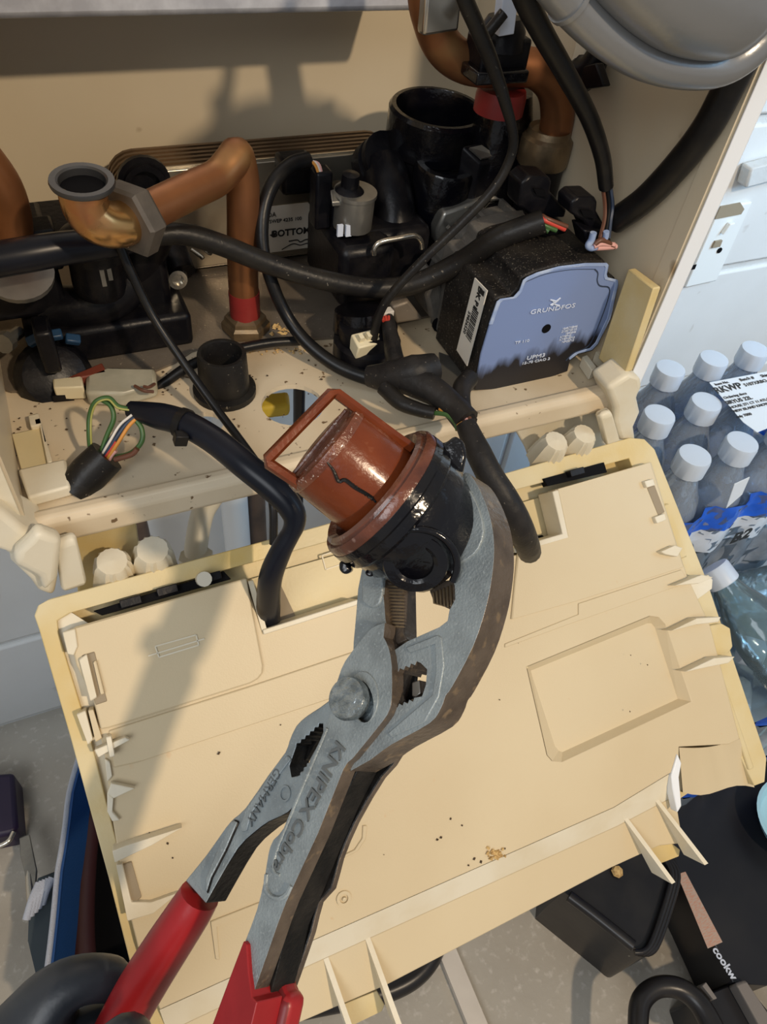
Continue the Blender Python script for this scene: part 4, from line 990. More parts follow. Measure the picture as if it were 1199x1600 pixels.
for pts, m_ in ((((925, 405), (960, 392), (1020, 398)), 'wire_pink'), (((930, 395), (965, 375), (1022, 408)), 'wire_brown'), (((940, 412), (980, 410), (1030, 405)), 'wire_pink')):
    tube('signal_wire', [at(*zz(*p), y=0.340) for p in pts], 0.0018, m_, pu, seg=8, res=4)
tube('signal_clip', [at(*zz(*p), y=0.341) for p in ((925, 340), (915, 375), (900, 400), (912, 412), (935, 408))], 0.0022, 'pump_blue_edge', pu, seg=8, res=4)
tube('signal_clip', [at(*zz(*p), y=0.341) for p in ((985, 335), (980, 365), (960, 390))], 0.0020, 'pump_blue_edge', pu, seg=8, res=4)
# ================================================================== cables and wires
def cable(name, pts, r, mat, label, cat='cable', seg=12, parent=None, res=6):
    q = [at(p[0], p[1], y=p[2]) if len(p) == 3 else at(p[0], p[1], z=p[2]) for p in pts]
    o = tube(name, q, r, mat, parent, seg=seg, res=res)
    if parent is None: tag(o, label, cat)
    return o
c1 = thing('pump_cable', at(600, 450, y=0.40), 'thick black cable swagged from the left edge to the pump', 'cable')
cable('sheath', [(-40, 412, .408), (30, 400, .408), (100, 388, .410), (170, 380, .413), (235, 368, .417)], [0.0094, 0.0094, 0.0086, 0.007], 'sleeve_blueblack', '', parent=c1)
cable('cord', [(235, 368, .417), (290, 366, .417), (350, 384, .415), (420, 412, .412), (500, 436, .405), (580, 450, .40), (650, 443, .395), (720, 410, .385), (780, 372, .37), (850, 346, .36)], [0.0062, 0.0066, 0.0066, 0.0072, 0.0075], 'cable_dusty', '', parent=c1)
c2 = thing('sensor_lead', at(585, 530, y=0.37), 'long black lead hanging from the top past the pump to a white plug', 'cable')
cable('cord', [(745, -280, .37), (715, -110, .365), (722, -20, .36), (745, 40, .36), (768, 95, .36), (790, 160, .36), (803, 215, .36), (795, 255, .36), (768, 300, .36), (715, 355, .362), (660, 408, .365), (612, 460, .368), (592, 495, .37), (583, 535, .372)], [0.0042, 0.0042, 0.0040, 0.0028, 0.0028, 0.0029, 0.0029, 0.0029], 'cable_dusty', '', parent=c2)
c3 = thing('signal_cable', at(945, 320, y=0.36), 'black cable hanging down to the signal plug of the pump', 'cable')
cable('cord', [(810, -280, .335), (800, -110, .335), (815, -20, .335), (845, 45, .34), (885, 115, .345), (922, 185, .35), (942, 245, .352), (948, 292, .352)], [0.0054, 0.0056, 0.0052, 0.0046], 'cable_black', '', parent=c3)
for k in range(3):
    cable('core', [(942 + k * 6, 288, .352), (946 + k * 6, 320, .35), (945 + k * 5, 345, .346), (938 + k * 7, 372, .342)], 0.0013, ('wire_brown', 'cable_black', 'wire_blue')[k], '', seg=6, parent=c3)
vh = tube('vessel_hose', [at(1265, -160, x=XR - 0.0095), at(1205, 0, x=XR - 0.0095), at(1168, 80, x=XR - 0.0095), at(1140, 135, x=XR - 0.0095), at(1105, 200, x=XR - 0.0095), at(1060, 258, x=XR - 0.0095), at(1010, 310, x=XR - 0.0095), at(962, 345, x=XR - 0.012)], 0.0082, 'cable_black', seg=14)
tag(vh, 'thick black hose running down the right side panel behind the vessel', 'hose')
c5 = thing('actuator_lead', at(600, 590, z=TZ), 'looped black lead from the actuator plug to the taped bundle', 'cable')
cable('cord', [(482, 250, .465), (455, 258, .46), (428, 285, .45), (412, 330, .44), (411, 385, .43), (425, 440, .42), (448, 492, .41), (480, 535, .395), (525, 570, .378), (575, 590, .362), (615, 596, .352)], [0.0052, 0.0048, 0.0042, 0.0042, 0.0048, 0.0055], 'cable_black', '', parent=c5)
for k, mm in enumerate(('wire_orange', 'wire_white', 'wire_pink')):
    cable('core', [(478 + k * 2, 250 + k, .463), (492 + k * 3, 256, .46), (500 + k * 2, 275, .457)], 0.0011, mm, '', seg=6, parent=c5)
cable('thin_lead', [(186, 380, .405), (205, 425, .40), (240, 495, .39), (290, 570, .37), (340, 640, .345), (385, 700, .32), (415, 745, .302), (427, 790, .287), (428, 850, .275)], [0.0028, 0.0026, 0.0026, 0.0026], 'cable_black', 'thin straight black lead crossing the tray diagonally')
cable('plug_lead', [(240, 610, .40), (262, 595, .402), (300, 570, .405), (355, 550, .408), (420, 536, .408), (482, 532, .405)], [0.003, 0.0035, 0.0034, 0.0032], 'cable_black', 'short black lead from the clear plug past the grommet')
# big sleeve with zip tie
c8 = thing('sleeved_harness', at(420, 960, y=0.25), 'fat black sleeved harness with zip tie running into the panel', 'cable harness')
q = [at(205, 640, d=0.42), at(240, 648, d=0.415), at(285, 660, d=0.41), at(335, 688, d=0.405), at(385, 728, d=0.40), at(430, 765, d=0.40), at(456, 795, d=0.402), at(460, 822, d=0.405), at(440, 860, d=0.412), at(423, 905, d=0.425), at(420, 960, d=0.455), at(421, 985, d=0.480)]
tube('sleeve', q, [0.0050, 0.0076, 0.0076, 0.0078, 0.0078, 0.0070, 0.0054, 0.0066, 0.0074, 0.0074], 'sleeve_blueblack', c8, seg=16)
zc_ = at(287, 662, d=0.41); zd = at(335, 688, d=0.405) - at(240, 648, d=0.415)
lathe('zip_tie', zc_, zd, [(0.0077, -0.0022), (0.0088, -0.0022), (0.0088, 0.0022), (0.0077, 0.0022)], 'cable_black', c8, seg=18)
box('tie_head', (-0.0035, -0.003, -0.0035), (0.0035, 0.003, 0.0035), 'cable_black', c8, bevel=0.0006, frame=frame0(at(283, 685, d=0.402), (1, 0, -0.3), (0, 0, 1)))
# earth loops between the sleeve and the lower stub
c9 = thing('earth_loop_harness', at(130, 765, z=TZ), 'black sleeve stub with looped green and yellow earth wires', 'wires')
tube('stub', [at(118, 768, d=0.424), at(140, 740, d=0.424), at(168, 712, d=0.424)], [0.0105, 0.0112, 0.0105], 'cable_dusty', c9, seg=16)
def wire(pts, m_, r=0.0014):
    tube('wire', [at(x, y, d=dd) for x, y, dd in pts], r * 0.78, m_, c9, seg=8, res=6)
wire([(143, 712, .425), (140, 680, .42), (141, 650, .418), (150, 628, .415), (170, 622, .415), (185, 635, .415), (205, 640, .416)], 'wire_green', 0.0019)
wire([(145, 712, .4245), (142.5, 680, .4185), (143.5, 650, .4165), (152, 630, .4135), (170, 624.5, .4135), (184, 637, .4135), (204, 641, .4145)], 'wire_yellow', 0.0008)
wire([(158, 708, .422), (168, 680, .42), (178, 655, .418), (174, 635, .417), (160, 625, .417)], 'wire_green', 0.0018)
wire([(178, 715, .422), (205, 708, .42), (222, 690, .418), (222, 670, .417), (212, 655, .416)], 'wire_green', 0.0019)
wire([(180, 718, .42), (206, 710, .418), (215, 701, .4165)], 'wire_brown', 0.0021)
wire([(158, 715, .422), (175, 685, .418), (195, 660, .417), (212, 648, .416)], 'wire_blue', 0.0017)
wire([(162, 716, .421), (180, 688, .417), (198, 663, .416), (213, 651, .415)], 'wire_blue', 0.0017)
wire([(160, 710, .42), (173, 688, .416), (188, 664, .415), (207, 648, .414)], 'wire_white', 0.0010)
wire([(168, 718, .42), (185, 692, .416), (200, 668, .415), (212, 655, .415)], 'wire_orange', 0.0014)
wire([(165, 714, .4205), (178, 697, .418), (183, 690, .417)], 'wire_red', 0.0017)
wire([(170, 720, .4205), (176, 710, .419), (182, 704, .418)], 'wire_pink', 0.0015)
# taped bundle right of the middle
c10 = thing('taped_harness', at(825, 850, y=0.25), 'taped black harness with orange wires dropping into the panel right of the pliers', 'cable harness')
tube('taped_joint', [at(575, 588, d=0.47), at(610, 590, d=0.465), at(650, 585, d=0.46), at(680, 575, d=0.465)], [0.007, 0.011, 0.013, 0.010], 'tape_black', c10, seg=12, flat=0.8)
tube('taped_branch', [at(640, 590, d=0.462), at(680, 612, d=0.455), at(710, 636, d=0.45), at(730, 658, d=0.445)], [0.011, 0.009, 0.008, 0.0085], 'tape_black', c10, seg=12)
tube('thin_branch', [at(600, 605, d=0.46), at(625, 628, d=0.455), at(655, 640, d=0.452), at(680, 646, d=0.45)], [0.0052, 0.005, 0.0045, 0.004], 'cable_dusty', c10, seg=10)
tube('pump_branch', [at(735, 590, d=0.475), at(722, 608, d=0.465), at(722, 635, d=0.455), at(732, 660, d=0.446)], [0.006, 0.0062, 0.006, 0.006], 'tape_black', c10, seg=10)
tube('plug_branch', [at(606, 497, d=0.50), at(612, 530, d=0.49), at(618, 562, d=0.475), at(630, 585, d=0.465)], [0.0045, 0.0055, 0.006, 0.0065], 'tape_black', c10, seg=10)
box('small_plug', (-0.0045, -0.003, -0.004), (0.0045, 0.003, 0.004), 'wire_white', c10, bevel=0.0006, frame=frame0(at(604, 492, d=0.50), (1, 0.1, 0), (0.2, 0, 1)))
for k in range(3): tube('plug_core', [at(598 + k * 5, 494, d=0.495), at(600 + k * 4, 502, d=0.493)], 0.001, 'wire_red', c10, seg=6, res=1)
for k, mm in enumerate(('wire_orange', 'wire_orange', 'wire_brown', 'wire_pink', 'wire_brown')):
    tube('core', [at(688 + k * 5, 638 - k * 2, d=.449), at(704 + k * 6, 645 - k, d=.446), at(714 + k * 5, 655, d=.443), at(718 + k * 5, 672, d=.441)], 0.0016, mm, c10, seg=7)
tube('core', [at(678, 645, d=.45), at(698, 648, d=.446), at(712, 660, d=.443), at(716, 672, d=.441)], 0.0015, 'wire_green', c10, seg=7)
tube('taped_trunk', [at(728, 662, d=0.44), at(745, 700, d=0.436), at(765, 740, d=0.434), at(790, 780, d=0.436), at(812, 822, d=0.446), at(824, 850, d=0.465), at(828, 862, d=0.485)], [0.0062, 0.0078, 0.0080, 0.0086, 0.0080, 0.0078], 'tape_black', c10, seg=14)
# debris on the tray
def tray_bits(name, spots, mat, label, cat):
    parts = []
    for px, py, r in spots:
        c = at(px, py, z=TZ + 0.003 if py < 535 else TZ + 0.0008)
        ctr = [c + V(d) * r + V((random.uniform(-.4, .4), random.uniform(-.4, .4), random.uniform(-.2, .2))) * r for d in ((1, 0, 0), (0, 1, 0), (-1, 0, 0), (0, -1, 0), (0, 0, .8), (0, 0, -.5))]
        parts.append((ctr, [(0, 1, 4), (1, 2, 4), (2, 3, 4), (3, 0, 4), (1, 0, 5), (2, 1, 5), (3, 2, 5), (0, 3, 5)]))
    vs, fs = multi(parts)
    return tag(mk(name, vs, fs, mat), label, cat, kind='stuff')
sp = [(random.gauss(443, 9), random.gauss(515, 5), random.uniform(.0006, .0022)) for _ in range(30)] + [(random.gauss(403, 5), random.gauss(525, 4), random.uniform(.0006, .0016)) for _ in range(14)] + [(random.uniform(390, 490), random.gauss(548, 3), random.uniform(.0004, .0012)) for _ in range(40)]
tray_bits('tray_crumbs', sp, 'crumb', 'yellow crumbs on the tray beside the red-sleeved pipe base', 'crumbs')
sp = [(random.uniform(20, 560), random.uniform(560, 730), random.uniform(.0003, .0011)) for _ in range(120)]
sp = [(x, y, r) for x, y, r in sp if y < 770 - .23 * x and y > 625 - .2 * x]
tray_bits('tray_grit', sp, 'dirt', 'dark grit scattered over the cream tray', 'grit')
# ================================================================== water pump pliers
def cam2w(c):
    c = V(c); return V((AX.dot(c), AY.dot(c), AZ.dot(c)))
KN = cam2w((-0.62, -0.30, -0.72)).normalized()          # front face normal
KO = at(545, 1085, d=0.262)
def K(px, py, h=0.0): return at(px, py, pl=(KO, KN), h=h)
def KL(pts, h=0.0): return [K(x, y, h) for x, y in pts]
pr = thing('water_pump_pliers', K(440, 1400, -0.01), 'grey water pump pliers with red grips clamping the rusty part', 'pliers')
def kp(name, pts, h, t, mat='plier_steel', side='plier_edge', bev=0.0009, holes=(), parent=pr, seg=2):
    return prism(name, KL(pts, h), KN * -t, mat, parent, bevel=bev, holes=[KL(q, h) for q in holes], side=side, seg=seg)
def sm(pts, res=3): return [(p.x, p.y) for p in spline([V((x, y, 0)) for x, y in pts], res)]
def teeth(a, b, n, depth):
    """zig-zag between two picture points, teeth standing to the left of a->b"""
    a, b = V(a), V(b); d = (b - a); nrm = V((d.y, -d.x)).normalized() * depth
    out = []
    for k in range(n):
        out.append(tuple(a + d * (k / n))); out.append(tuple(a + d * ((k + 0.5) / n) + nrm))
    out.append(tuple(b))
    return out
# long curved upper jaw, with the toothed adjusting slot
jaw_out = sm([(716, 752), (728, 738), (742, 750), (758, 782), (769, 818), (773, 859), (769, 905), (760, 950), (740, 1010), (707, 1073), (697, 1087), (690, 1106), (672, 1130), (613, 1163), (580, 1187)], 3)
jaw_in = [(548, 1205), (560, 1120), (585, 1040), (615, 1017), (637, 1002), (687, 980), (700, 970), (703, 953), (712, 936), (711, 915), (706, 895), (707, 874), (716, 840), (722, 805), (716, 775)]
slot = teeth((658, 1036), (614, 1054), 5, -5) + [(606, 1090), (612, 1106)] + teeth((616, 1102), (648, 1090), 4, -5) + [(660, 1088), (666, 1070), (668, 1046)]
JH = -0.0035
upper = kp('upper_jaw', jaw_out + jaw_in, JH, 0.0135, holes=[slot])
# raised lens-shaped boss of the jaw tip and panels
kp('jaw_boss', sm([(722, 752), (738, 772), (750, 800), (756, 830), (748, 856), (732, 872), (706, 884), (708, 868), (716, 840), (722, 806), (718, 776)], 2), JH + 0.0012, 0.002, side='plier_steel', parent=upper, bev=0.0006)
kp('jaw_panel', [(634, 1012), (684, 992), (690, 996), (694, 1040), (686, 1088), (664, 1128), (612, 1152), (606, 1146), (650, 1108), (676, 1086), (682, 1044), (680, 1006), (640, 1020)], JH + 0.0006, 0.001, side='plier_steel', parent=upper, bev=0.0003)
# joint seen in the slot
kp('slot_core', [(610, 1040), (650, 1038), (646, 1092), (606, 1110)], JH - 0.011, 0.002, 'plier_dark', 'plier_dark', 0)
kp('slot_pawl', [(644, 1066), (656, 1062), (658, 1084), (650, 1090), (644, 1088)], JH - 0.004, 0.006, 'steel_dull', 'plier_edge', 0.0004)
# brown tooth block of the upper jaw
kp('upper_teeth', [(671, 922), (684, 908), (712, 905), (712, 938), (703, 952), (678, 940)], JH - 0.006, 0.010, 'plier_edge', 'plier_edge', 0.0006)
for k in range(6):
    x0 = 676 + k * 5.5
    kp('tooth', [(x0, 926 - k * 2.2), (x0 + 2.4, 925 - k * 2.2), (x0 + 4, 942 + k * 1.5), (x0 + 1.6, 943 + k * 1.5)], JH - 0.0052, 0.002, 'brass_dull', 'brass_dull', 0, parent=pr)
# fixed lower jaw with tooth rows
kp('lower_jaw', [(567, 885), (597, 880), (598, 917), (601, 940), (603, 968), (612, 1010), (590, 1040), (552, 1030), (553, 1003), (557, 960), (560, 920)], -0.0035, 0.011, side='plier_edge')
kp('lower_jaw_boss', sm([(566, 884), (596, 880), (597, 930), (590, 946), (578, 949), (566, 938)], 2), -0.0026, 0.002, side='plier_steel', bev=0.0005)
kp('tooth_bed', [(596, 905), (631, 915), (632, 990), (637, 1000), (608, 1012), (603, 968), (599, 940)], -0.0072, 0.008, 'plier_edge', 'plier_edge', 0.0004)
for k in range(13):
    y0 = 914 + k * 5.2
    kp('tooth', [(596 + k * 0.4, y0), (632, y0 + 2), (632, y0 + 4.4), (597 + k * 0.4, y0 + 2.8)], -0.0062, 0.0016, 'brass_dull', 'plier_edge', 0)
# second handle: branch through the joint
br_up = sm([(520, 1090), (500, 1105), (480, 1118), (463, 1134), (452, 1158), (446, 1175), (420, 1210), (384, 1262), (366, 1278), (352, 1294), (324, 1334), (290, 1376)], 2)
br_dn = sm([(322, 1412), (342, 1376), (372, 1326), (396, 1302), (420, 1284), (440, 1275), (462, 1258), (500, 1200), (540, 1140)], 2)
slot2 = teeth((463, 1168), (505, 1131), 6, 4) + [(505, 1146), (492, 1172)] + teeth((484, 1186), (464, 1212), 4, 3) + [(456, 1214), (453, 1196)]
br = kp('branch_handle', br_up + br_dn, -0.0055, 0.0100, holes=[slot2], side='plier_dark', bev=0.0014)
kp('branch_panel', [(450, 1180), (455, 1186), (424, 1226), (392, 1272), (386, 1298), (378, 1300), (376, 1286), (384, 1266), (420, 1214)], -0.0049, 0.001, side='plier_steel', parent=br, bev=0.0003)
kp('branch_ridge', [(364, 1280), (372, 1284), (352, 1330), (330, 1372), (322, 1398), (320, 1376), (336, 1336)], -0.0042, 0.002, side='plier_dark', parent=br, bev=0.0008)
lathe('branch_ring', K(447, 1240, -0.0055), KN, [(0.0022, -0.001), (0.0022, 0.0005), (0.0029, 0.0005), (0.0029, -0.001)], 'plier_steel', br, seg=18)
# slot depth behind the branch is open air; a dark pawl sits in it
kp('slot_core', [(456, 1206), (470, 1170), (496, 1142), (500, 1150), (480, 1186)], -0.0125, 0.002, 'plier_dark', 'plier_dark', 0)
# front leg with the pivot
leg_l = sm([(602, 973), (583, 980), (567, 997), (540, 1033), (530, 1057), (521, 1087), (517, 1113), (510, 1133), (480, 1210), (447, 1290), (428, 1312), (420, 1334), (414, 1372), (402, 1422), (384, 1470)], 2)
leg_r = sm([(392, 1566), (423, 1478), (448, 1409), (498, 1301), (537, 1203), (552, 1185), (598, 1128), (609, 1110), (613, 1090), (613, 1040), (608, 1012), (600, 995)], 2)
hub = [(578 + 17 * math.cos(a), 1094 + 33 * math.sin(a)) for a in [2 * math.pi * k / 20 for k in range(20)]]
hub = [(566 + 18 * math.cos(a) + 4 * math.sin(a), 1096 + 33 * math.sin(a)) for a in [2 * math.pi * k / 20 for k in range(20)]]
leg = kp('pivot_handle', leg_l + leg_r, 0.0, 0.0065, holes=[hub], bev=0.0016, seg=3)
kp('hub_pit', hub, -0.005, 0.002, 'plier_dark', 'plier_dark', 0, parent=leg)
ring = [(567 + 24 * math.cos(a), 1090 + 41 * math.sin(a)) for a in [2 * math.pi * k / 24 for k in range(24)]]
kp('hub_rim', ring, 0.0007, 0.001, 'plier_steel', 'plier_steel', 0.0003, holes=[hub], parent=leg)
core = [(470, 1240), (520, 1160), (565, 1120), (600, 1132), (612, 1160), (562, 1200), (530, 1262), (500, 1330), (478, 1385), (450, 1450), (430, 1530), (410, 1600), (395, 1570), (430, 1470), (450, 1410)]
kp('gap_shade_core', core, -0.0068, 0.011, 'plier_dark', 'plier_dark', 0.0005)  # black filler standing for the shade in the gap between the plates
back = sm([(600, 1140), (624, 1180), (596, 1216), (556, 1284), (530, 1346), (518, 1390), (498, 1412), (486, 1460), (450, 1562), (436, 1600)], 2) + [(410, 1600), (430, 1530), (450, 1470), (476, 1400), (500, 1340), (540, 1250), (560, 1180)]
kp('rear_plate', back, -0.0185, 0.003, 'plier_dark', 'plier_edge', 0.0008)
# pressed border and lettering
cap_l = sm([(512, 1138), (480, 1214), (446, 1296), (432, 1334), (428, 1352), (430, 1364), (438, 1368)], 2)
tube('pressed_border', [K(x, y, 0.0002) for x, y in cap_l], 0.0006, 'plier_steel', leg, seg=6, res=1)
cap_o = sm([(417, 1366), (416, 1386), (424, 1400), (438, 1404), (450, 1396), (456, 1384)], 2)
tube('pressed_border', [K(x, y, 0.0002) for x, y in cap_o], 0.0008, 'plier_steel', leg, seg=6, res=1)
ax_t = K(452, 1312) - K(528, 1165); up_t = K(560, 1220) - K(500, 1190)
text('maker_name', 'KNIPEX', frame3(K(504, 1218, 0.0003), ax_t, up_t), 0.0076, 'plier_relief', leg, sx=1.12, bold=0.0001, depth=0.0004)
text('model_name', 'Cobra', frame3(K(451, 1321, 0.0003), ax_t, up_t), 0.0072, 'plier_relief', leg, sx=1.1, bold=0.0001, depth=0.0004)
ax_g = K(394, 1280) - K(440, 1196)
text('origin_mark', 'GERMANY', frame3(K(413, 1244, -0.0052), ax_g, K(450, 1252) - K(416, 1238)), 0.0054, 'plier_relief', br, sx=0.95, depth=0.0004)
# pivot button
pb = K(566, 1098, -0.004)
top_c = K(541, 1090, 0.0065)
pax = (top_c - pb)
hgt = pax.length
lathe('pivot_button', pb, pax, [(0.0058, 0), (0.0058, hgt * 0.55), (0.0072, hgt * 0.62), (0.0076, hgt * 0.85), (0.0070, hgt), (0.0040, hgt * 1.02), (0, hgt * 1.0)], 'pivot_steel', pr, seg=28)
# red dipped grips
def grip(name, pts, rads, flat):
    tube(name, [K(x, y, h) for x, y, h in pts], rads, 'plier_red', pr, seg=20, flat=flat, res=4)
grip('red_grip', [(313, 1398, -0.0105), (296, 1426, -0.0105), (262, 1478, -0.011), (224, 1538, -0.0115), (196, 1588, -0.012), (160, 1660, -0.013), (110, 1770, -0.014), (70, 1880, -0.015), (62, 1900, -0.015)], [0.0087, 0.0094, 0.0100, 0.0104, 0.0104, 0.0104, 0.0100, 0.009, 0.004], 0.92)
kp('red_grip', [(381, 1470), (386, 1476), (389, 1520), (394, 1558), (402, 1566), (380, 1660), (300, 1660), (333, 1598), (362, 1520)], 0.0018, 0.012, 'plier_red', 'plier_red', 0.0042, seg=4)
kp('red_grip_inner', [(404, 1572), (426, 1512), (440, 1550), (452, 1562), (430, 1660), (370, 1660)], -0.010, 0.010, 'plier_red_dark', 'plier_red', 0.003, seg=3)
tube('red_grip', [K(x, y, h) for x, y, h in ((398, 1584, -0.007), (382, 1625, -0.007), (350, 1700, -0.008), (300, 1800, -0.009), (250, 1910, -0.010), (240, 1930, -0.010))], [0.0075, 0.0102, 0.0108, 0.0106, 0.0095, 0.004], 'plier_red', pr, seg=20, res=4)

# ================================================================== the rusty part held in the jaws
HA = cam2w((-0.745, -0.615, -0.26)).normalized()
HO = at(588, 764, d=0.264)
rp_ = thing('rusty_air_vent', HO - HA * 0.03, 'wet rust-brown air vent float with wire cage and black screw base', 'air vent')
lathe('float', HO, HA, [(0.0, -0.002), (0.0186, -0.002), (0.0188, 0.006), (0.0186, 0.0215), (0.0183, 0.0238), (0.0170, 0.0242)], 'rust_wet', rp_, seg=48)
lathe('float_cap', HO + HA * 0.0215, HA, [(0.0188, 0), (0.0190, 0.001), (0.0186, 0.0032), (0.0172, 0.0038), (0.0160, 0.0030), (0.0154, 0.0042), (0.0, 0.0046)], 'rust_pale', rp_, seg=48)
# seam across the cap
s0, s1 = at(452, 758, d=0.2535), at(540, 652, d=0.258)
tube('cap_seam', [HO + HA * 0.0262 + (cam2w((-0.62, 0.75, 0.0)) * k) for k in (-0.0150, 0, 0.0150)], 0.0007, 'rust_pale', rp_, seg=6, res=1)
lathe('seal_ring', HO, HA, [(0.0200, -0.004), (0.0212, 0.0005), (0.0238, 0.0022), (0.0252, 0.0012), (0.0258, -0.0005), (0.0268, 0.0002), (0.0276, -0.001), (0.0276, -0.004), (0.0, -0.004)], 'rust_ring', rp_, seg=56)
lathe('screw_base', HO, HA, [(0.0, -0.0035), (0.0279, -0.0035), (0.0281, -0.0065), (0.0268, -0.0075), (0.0270, -0.011), (0.0255, -0.0125), (0.0252, -0.019), (0.0238, -0.021), (0.0225, -0.030), (0.0195, -0.036), (0.0, -0.0365)], 'black_wet', rp_, seg=48)
pc = at(650, 884, d=0.2485)
pax2 = cam2w((-0.05, 0.42, -0.90)).normalized()
lathe('vent_port', pc, pax2, [(0.0, -0.012), (0.0130, -0.012), (0.0122, -0.004), (0.0108, -0.001), (0.0075, -0.0006), (0.0062, -0.0014), (0.0056, -0.006), (0.0, -0.006)], 'black_wet', rp_, seg=36)
tube('port_ridge', [pc + pax2 * 0.0002 + (cam2w((math.cos(a), math.sin(a) * 0.9, 0.35 * math.sin(a))) * 0.0140) for a in [math.radians(d) for d in range(-110, 40, 15)]], 0.0013, 'black_wet', rp_, seg=8, res=3)
# side lugs of the base
def lug(pts, d, t, name='base_lug'):
    prism(name, [at(x, y, d=d) for x, y in pts], cam2w((0.1, 0.05, 1)).normalized() * t, 'black_wet', rp_, bevel=0.0018, seg=3)
lug([(686, 690), (696, 692), (712, 680), (726, 690), (730, 710), (724, 740), (712, 752), (694, 756), (700, 724)], 0.262, 0.010)
lug([(530, 876), (545, 880), (551, 892), (540, 899), (530, 892)], 0.262, 0.007)
lug([(570, 892), (590, 893), (582, 902), (572, 900)], 0.262, 0.006)
# wire cage
cage = [at(644, 700, d=0.2575), at(618, 682, d=0.2555), at(527, 615, d=0.2465), at(519, 614, d=0.2462), at(419, 717, d=0.2445), at(420, 724, d=0.2448), at(462, 752, d=0.250), at(500, 782, d=0.258)]
tube('wire_cage', cage, 0.0020, 'rust_wet', rp_, seg=6, res=1, phase=0.4)
# dark dribble on the float
dr = []
def onfloat(px, py):
    """point on the float surface nearest the viewer along a sight line"""
    r = ray(px, py).normalized(); oc = -HO
    dd = r - HA * r.dot(HA); ff = oc - HA * oc.dot(HA)
    a = dd.dot(dd); b = 2 * dd.dot(ff); c = ff.dot(ff) - 0.0189 ** 2
    disc = max(0, b * b - 4 * a * c)
    return r * ((-b - math.sqrt(disc)) / (2 * a))
tube('dribble', [onfloat(x, y) for x, y in ((512, 722), (522, 735), (530, 752), (540, 750), (556, 762), (574, 772), (584, 778))], [0.0003, 0.0006, 0.0007, 0.0007, 0.0004], 'plier_dark', rp_, seg=6, res=4)
for k in range(7):
    x, y = 552 + k * 5, 756 + k * 3.5
    tube('dribble', [onfloat(x, y), onfloat(x + 6, y + 8)], 0.0004, 'plier_dark', rp_, seg=5, res=1)

# ================================================================== gloved hand
hd = bpy.data.meshes.new('gloved_hand')
HVp = [(-150, 1900, .315, .027), (-40, 1760, .31, .027), (40, 1650, .306, .023),      # wrist, heel, palm
       (72, 1562, .302, .0145), (118, 1528, .304, .0108), (168, 1527, .309, .0100), (196, 1536, .314, .0090),           # index
       (110, 1640, .306, .015), (165, 1592, .312, .0100), (200, 1604, .318, .0095), (225, 1640, .316, .0086),    # middle
       (110, 1710, .306, .014), (160, 1668, .312, .0098), (205, 1690, .316, .0092), (235, 1720, .308, .0085),    # ring
       (90, 1770, .306, .013), (130, 1748, .312, .0088), (170, 1775, .314, .008), (195, 1800, .306, .0075),      # little
       (60, 1730, .288, .015), (130, 1690, .268, .0115), (185, 1640, .258, .0105), (228, 1605, .257, .0095),
       (-290, 2140, .325, .030), (-480, 2520, .345, .037)]     # thumb
he = [(0, 1), (1, 2), (2, 3), (3, 4), (4, 5), (5, 6), (2, 7), (7, 8), (8, 9), (9, 10), (2, 11), (11, 12), (12, 13), (13, 14), (1, 15), (15, 16), (16, 17), (17, 18), (1, 19), (19, 20), (20, 21), (21, 22), (0, 23), (23, 24)]
hp = [at(x, y, d=d) for x, y, d, r in HVp]
horg = hp[0]
hd.from_pydata([tuple(p - horg) for p in hp], he, [])
ho = bpy.data.objects.new('gloved_hand', hd)
COL.objects.link(ho); ho.location = horg + V((0, 0, H)); ORG[ho] = horg
hd.materials.append(M['glove'])
sk = ho.modifiers.new('skin', 'SKIN'); sk.use_smooth_shade = True
lay = hd.skin_vertices[0] if hd.skin_vertices else None
if lay is None:
    bm = bmesh.new(); bm.from_mesh(hd); bm.verts.layers.skin.verify(); bm.to_mesh(hd); bm.free(); lay = hd.skin_vertices[0]
for i, (x, y, d, r) in enumerate(HVp):
    lay.data[i].radius = (r, r)
    lay.data[i].use_root = (i == 1)
ss = ho.modifiers.new('smooth', 'SUBSURF'); ss.levels = 2; ss.render_levels = 2
tag(ho, 'hand in a black rubber glove holding the left red grip', 'hand')
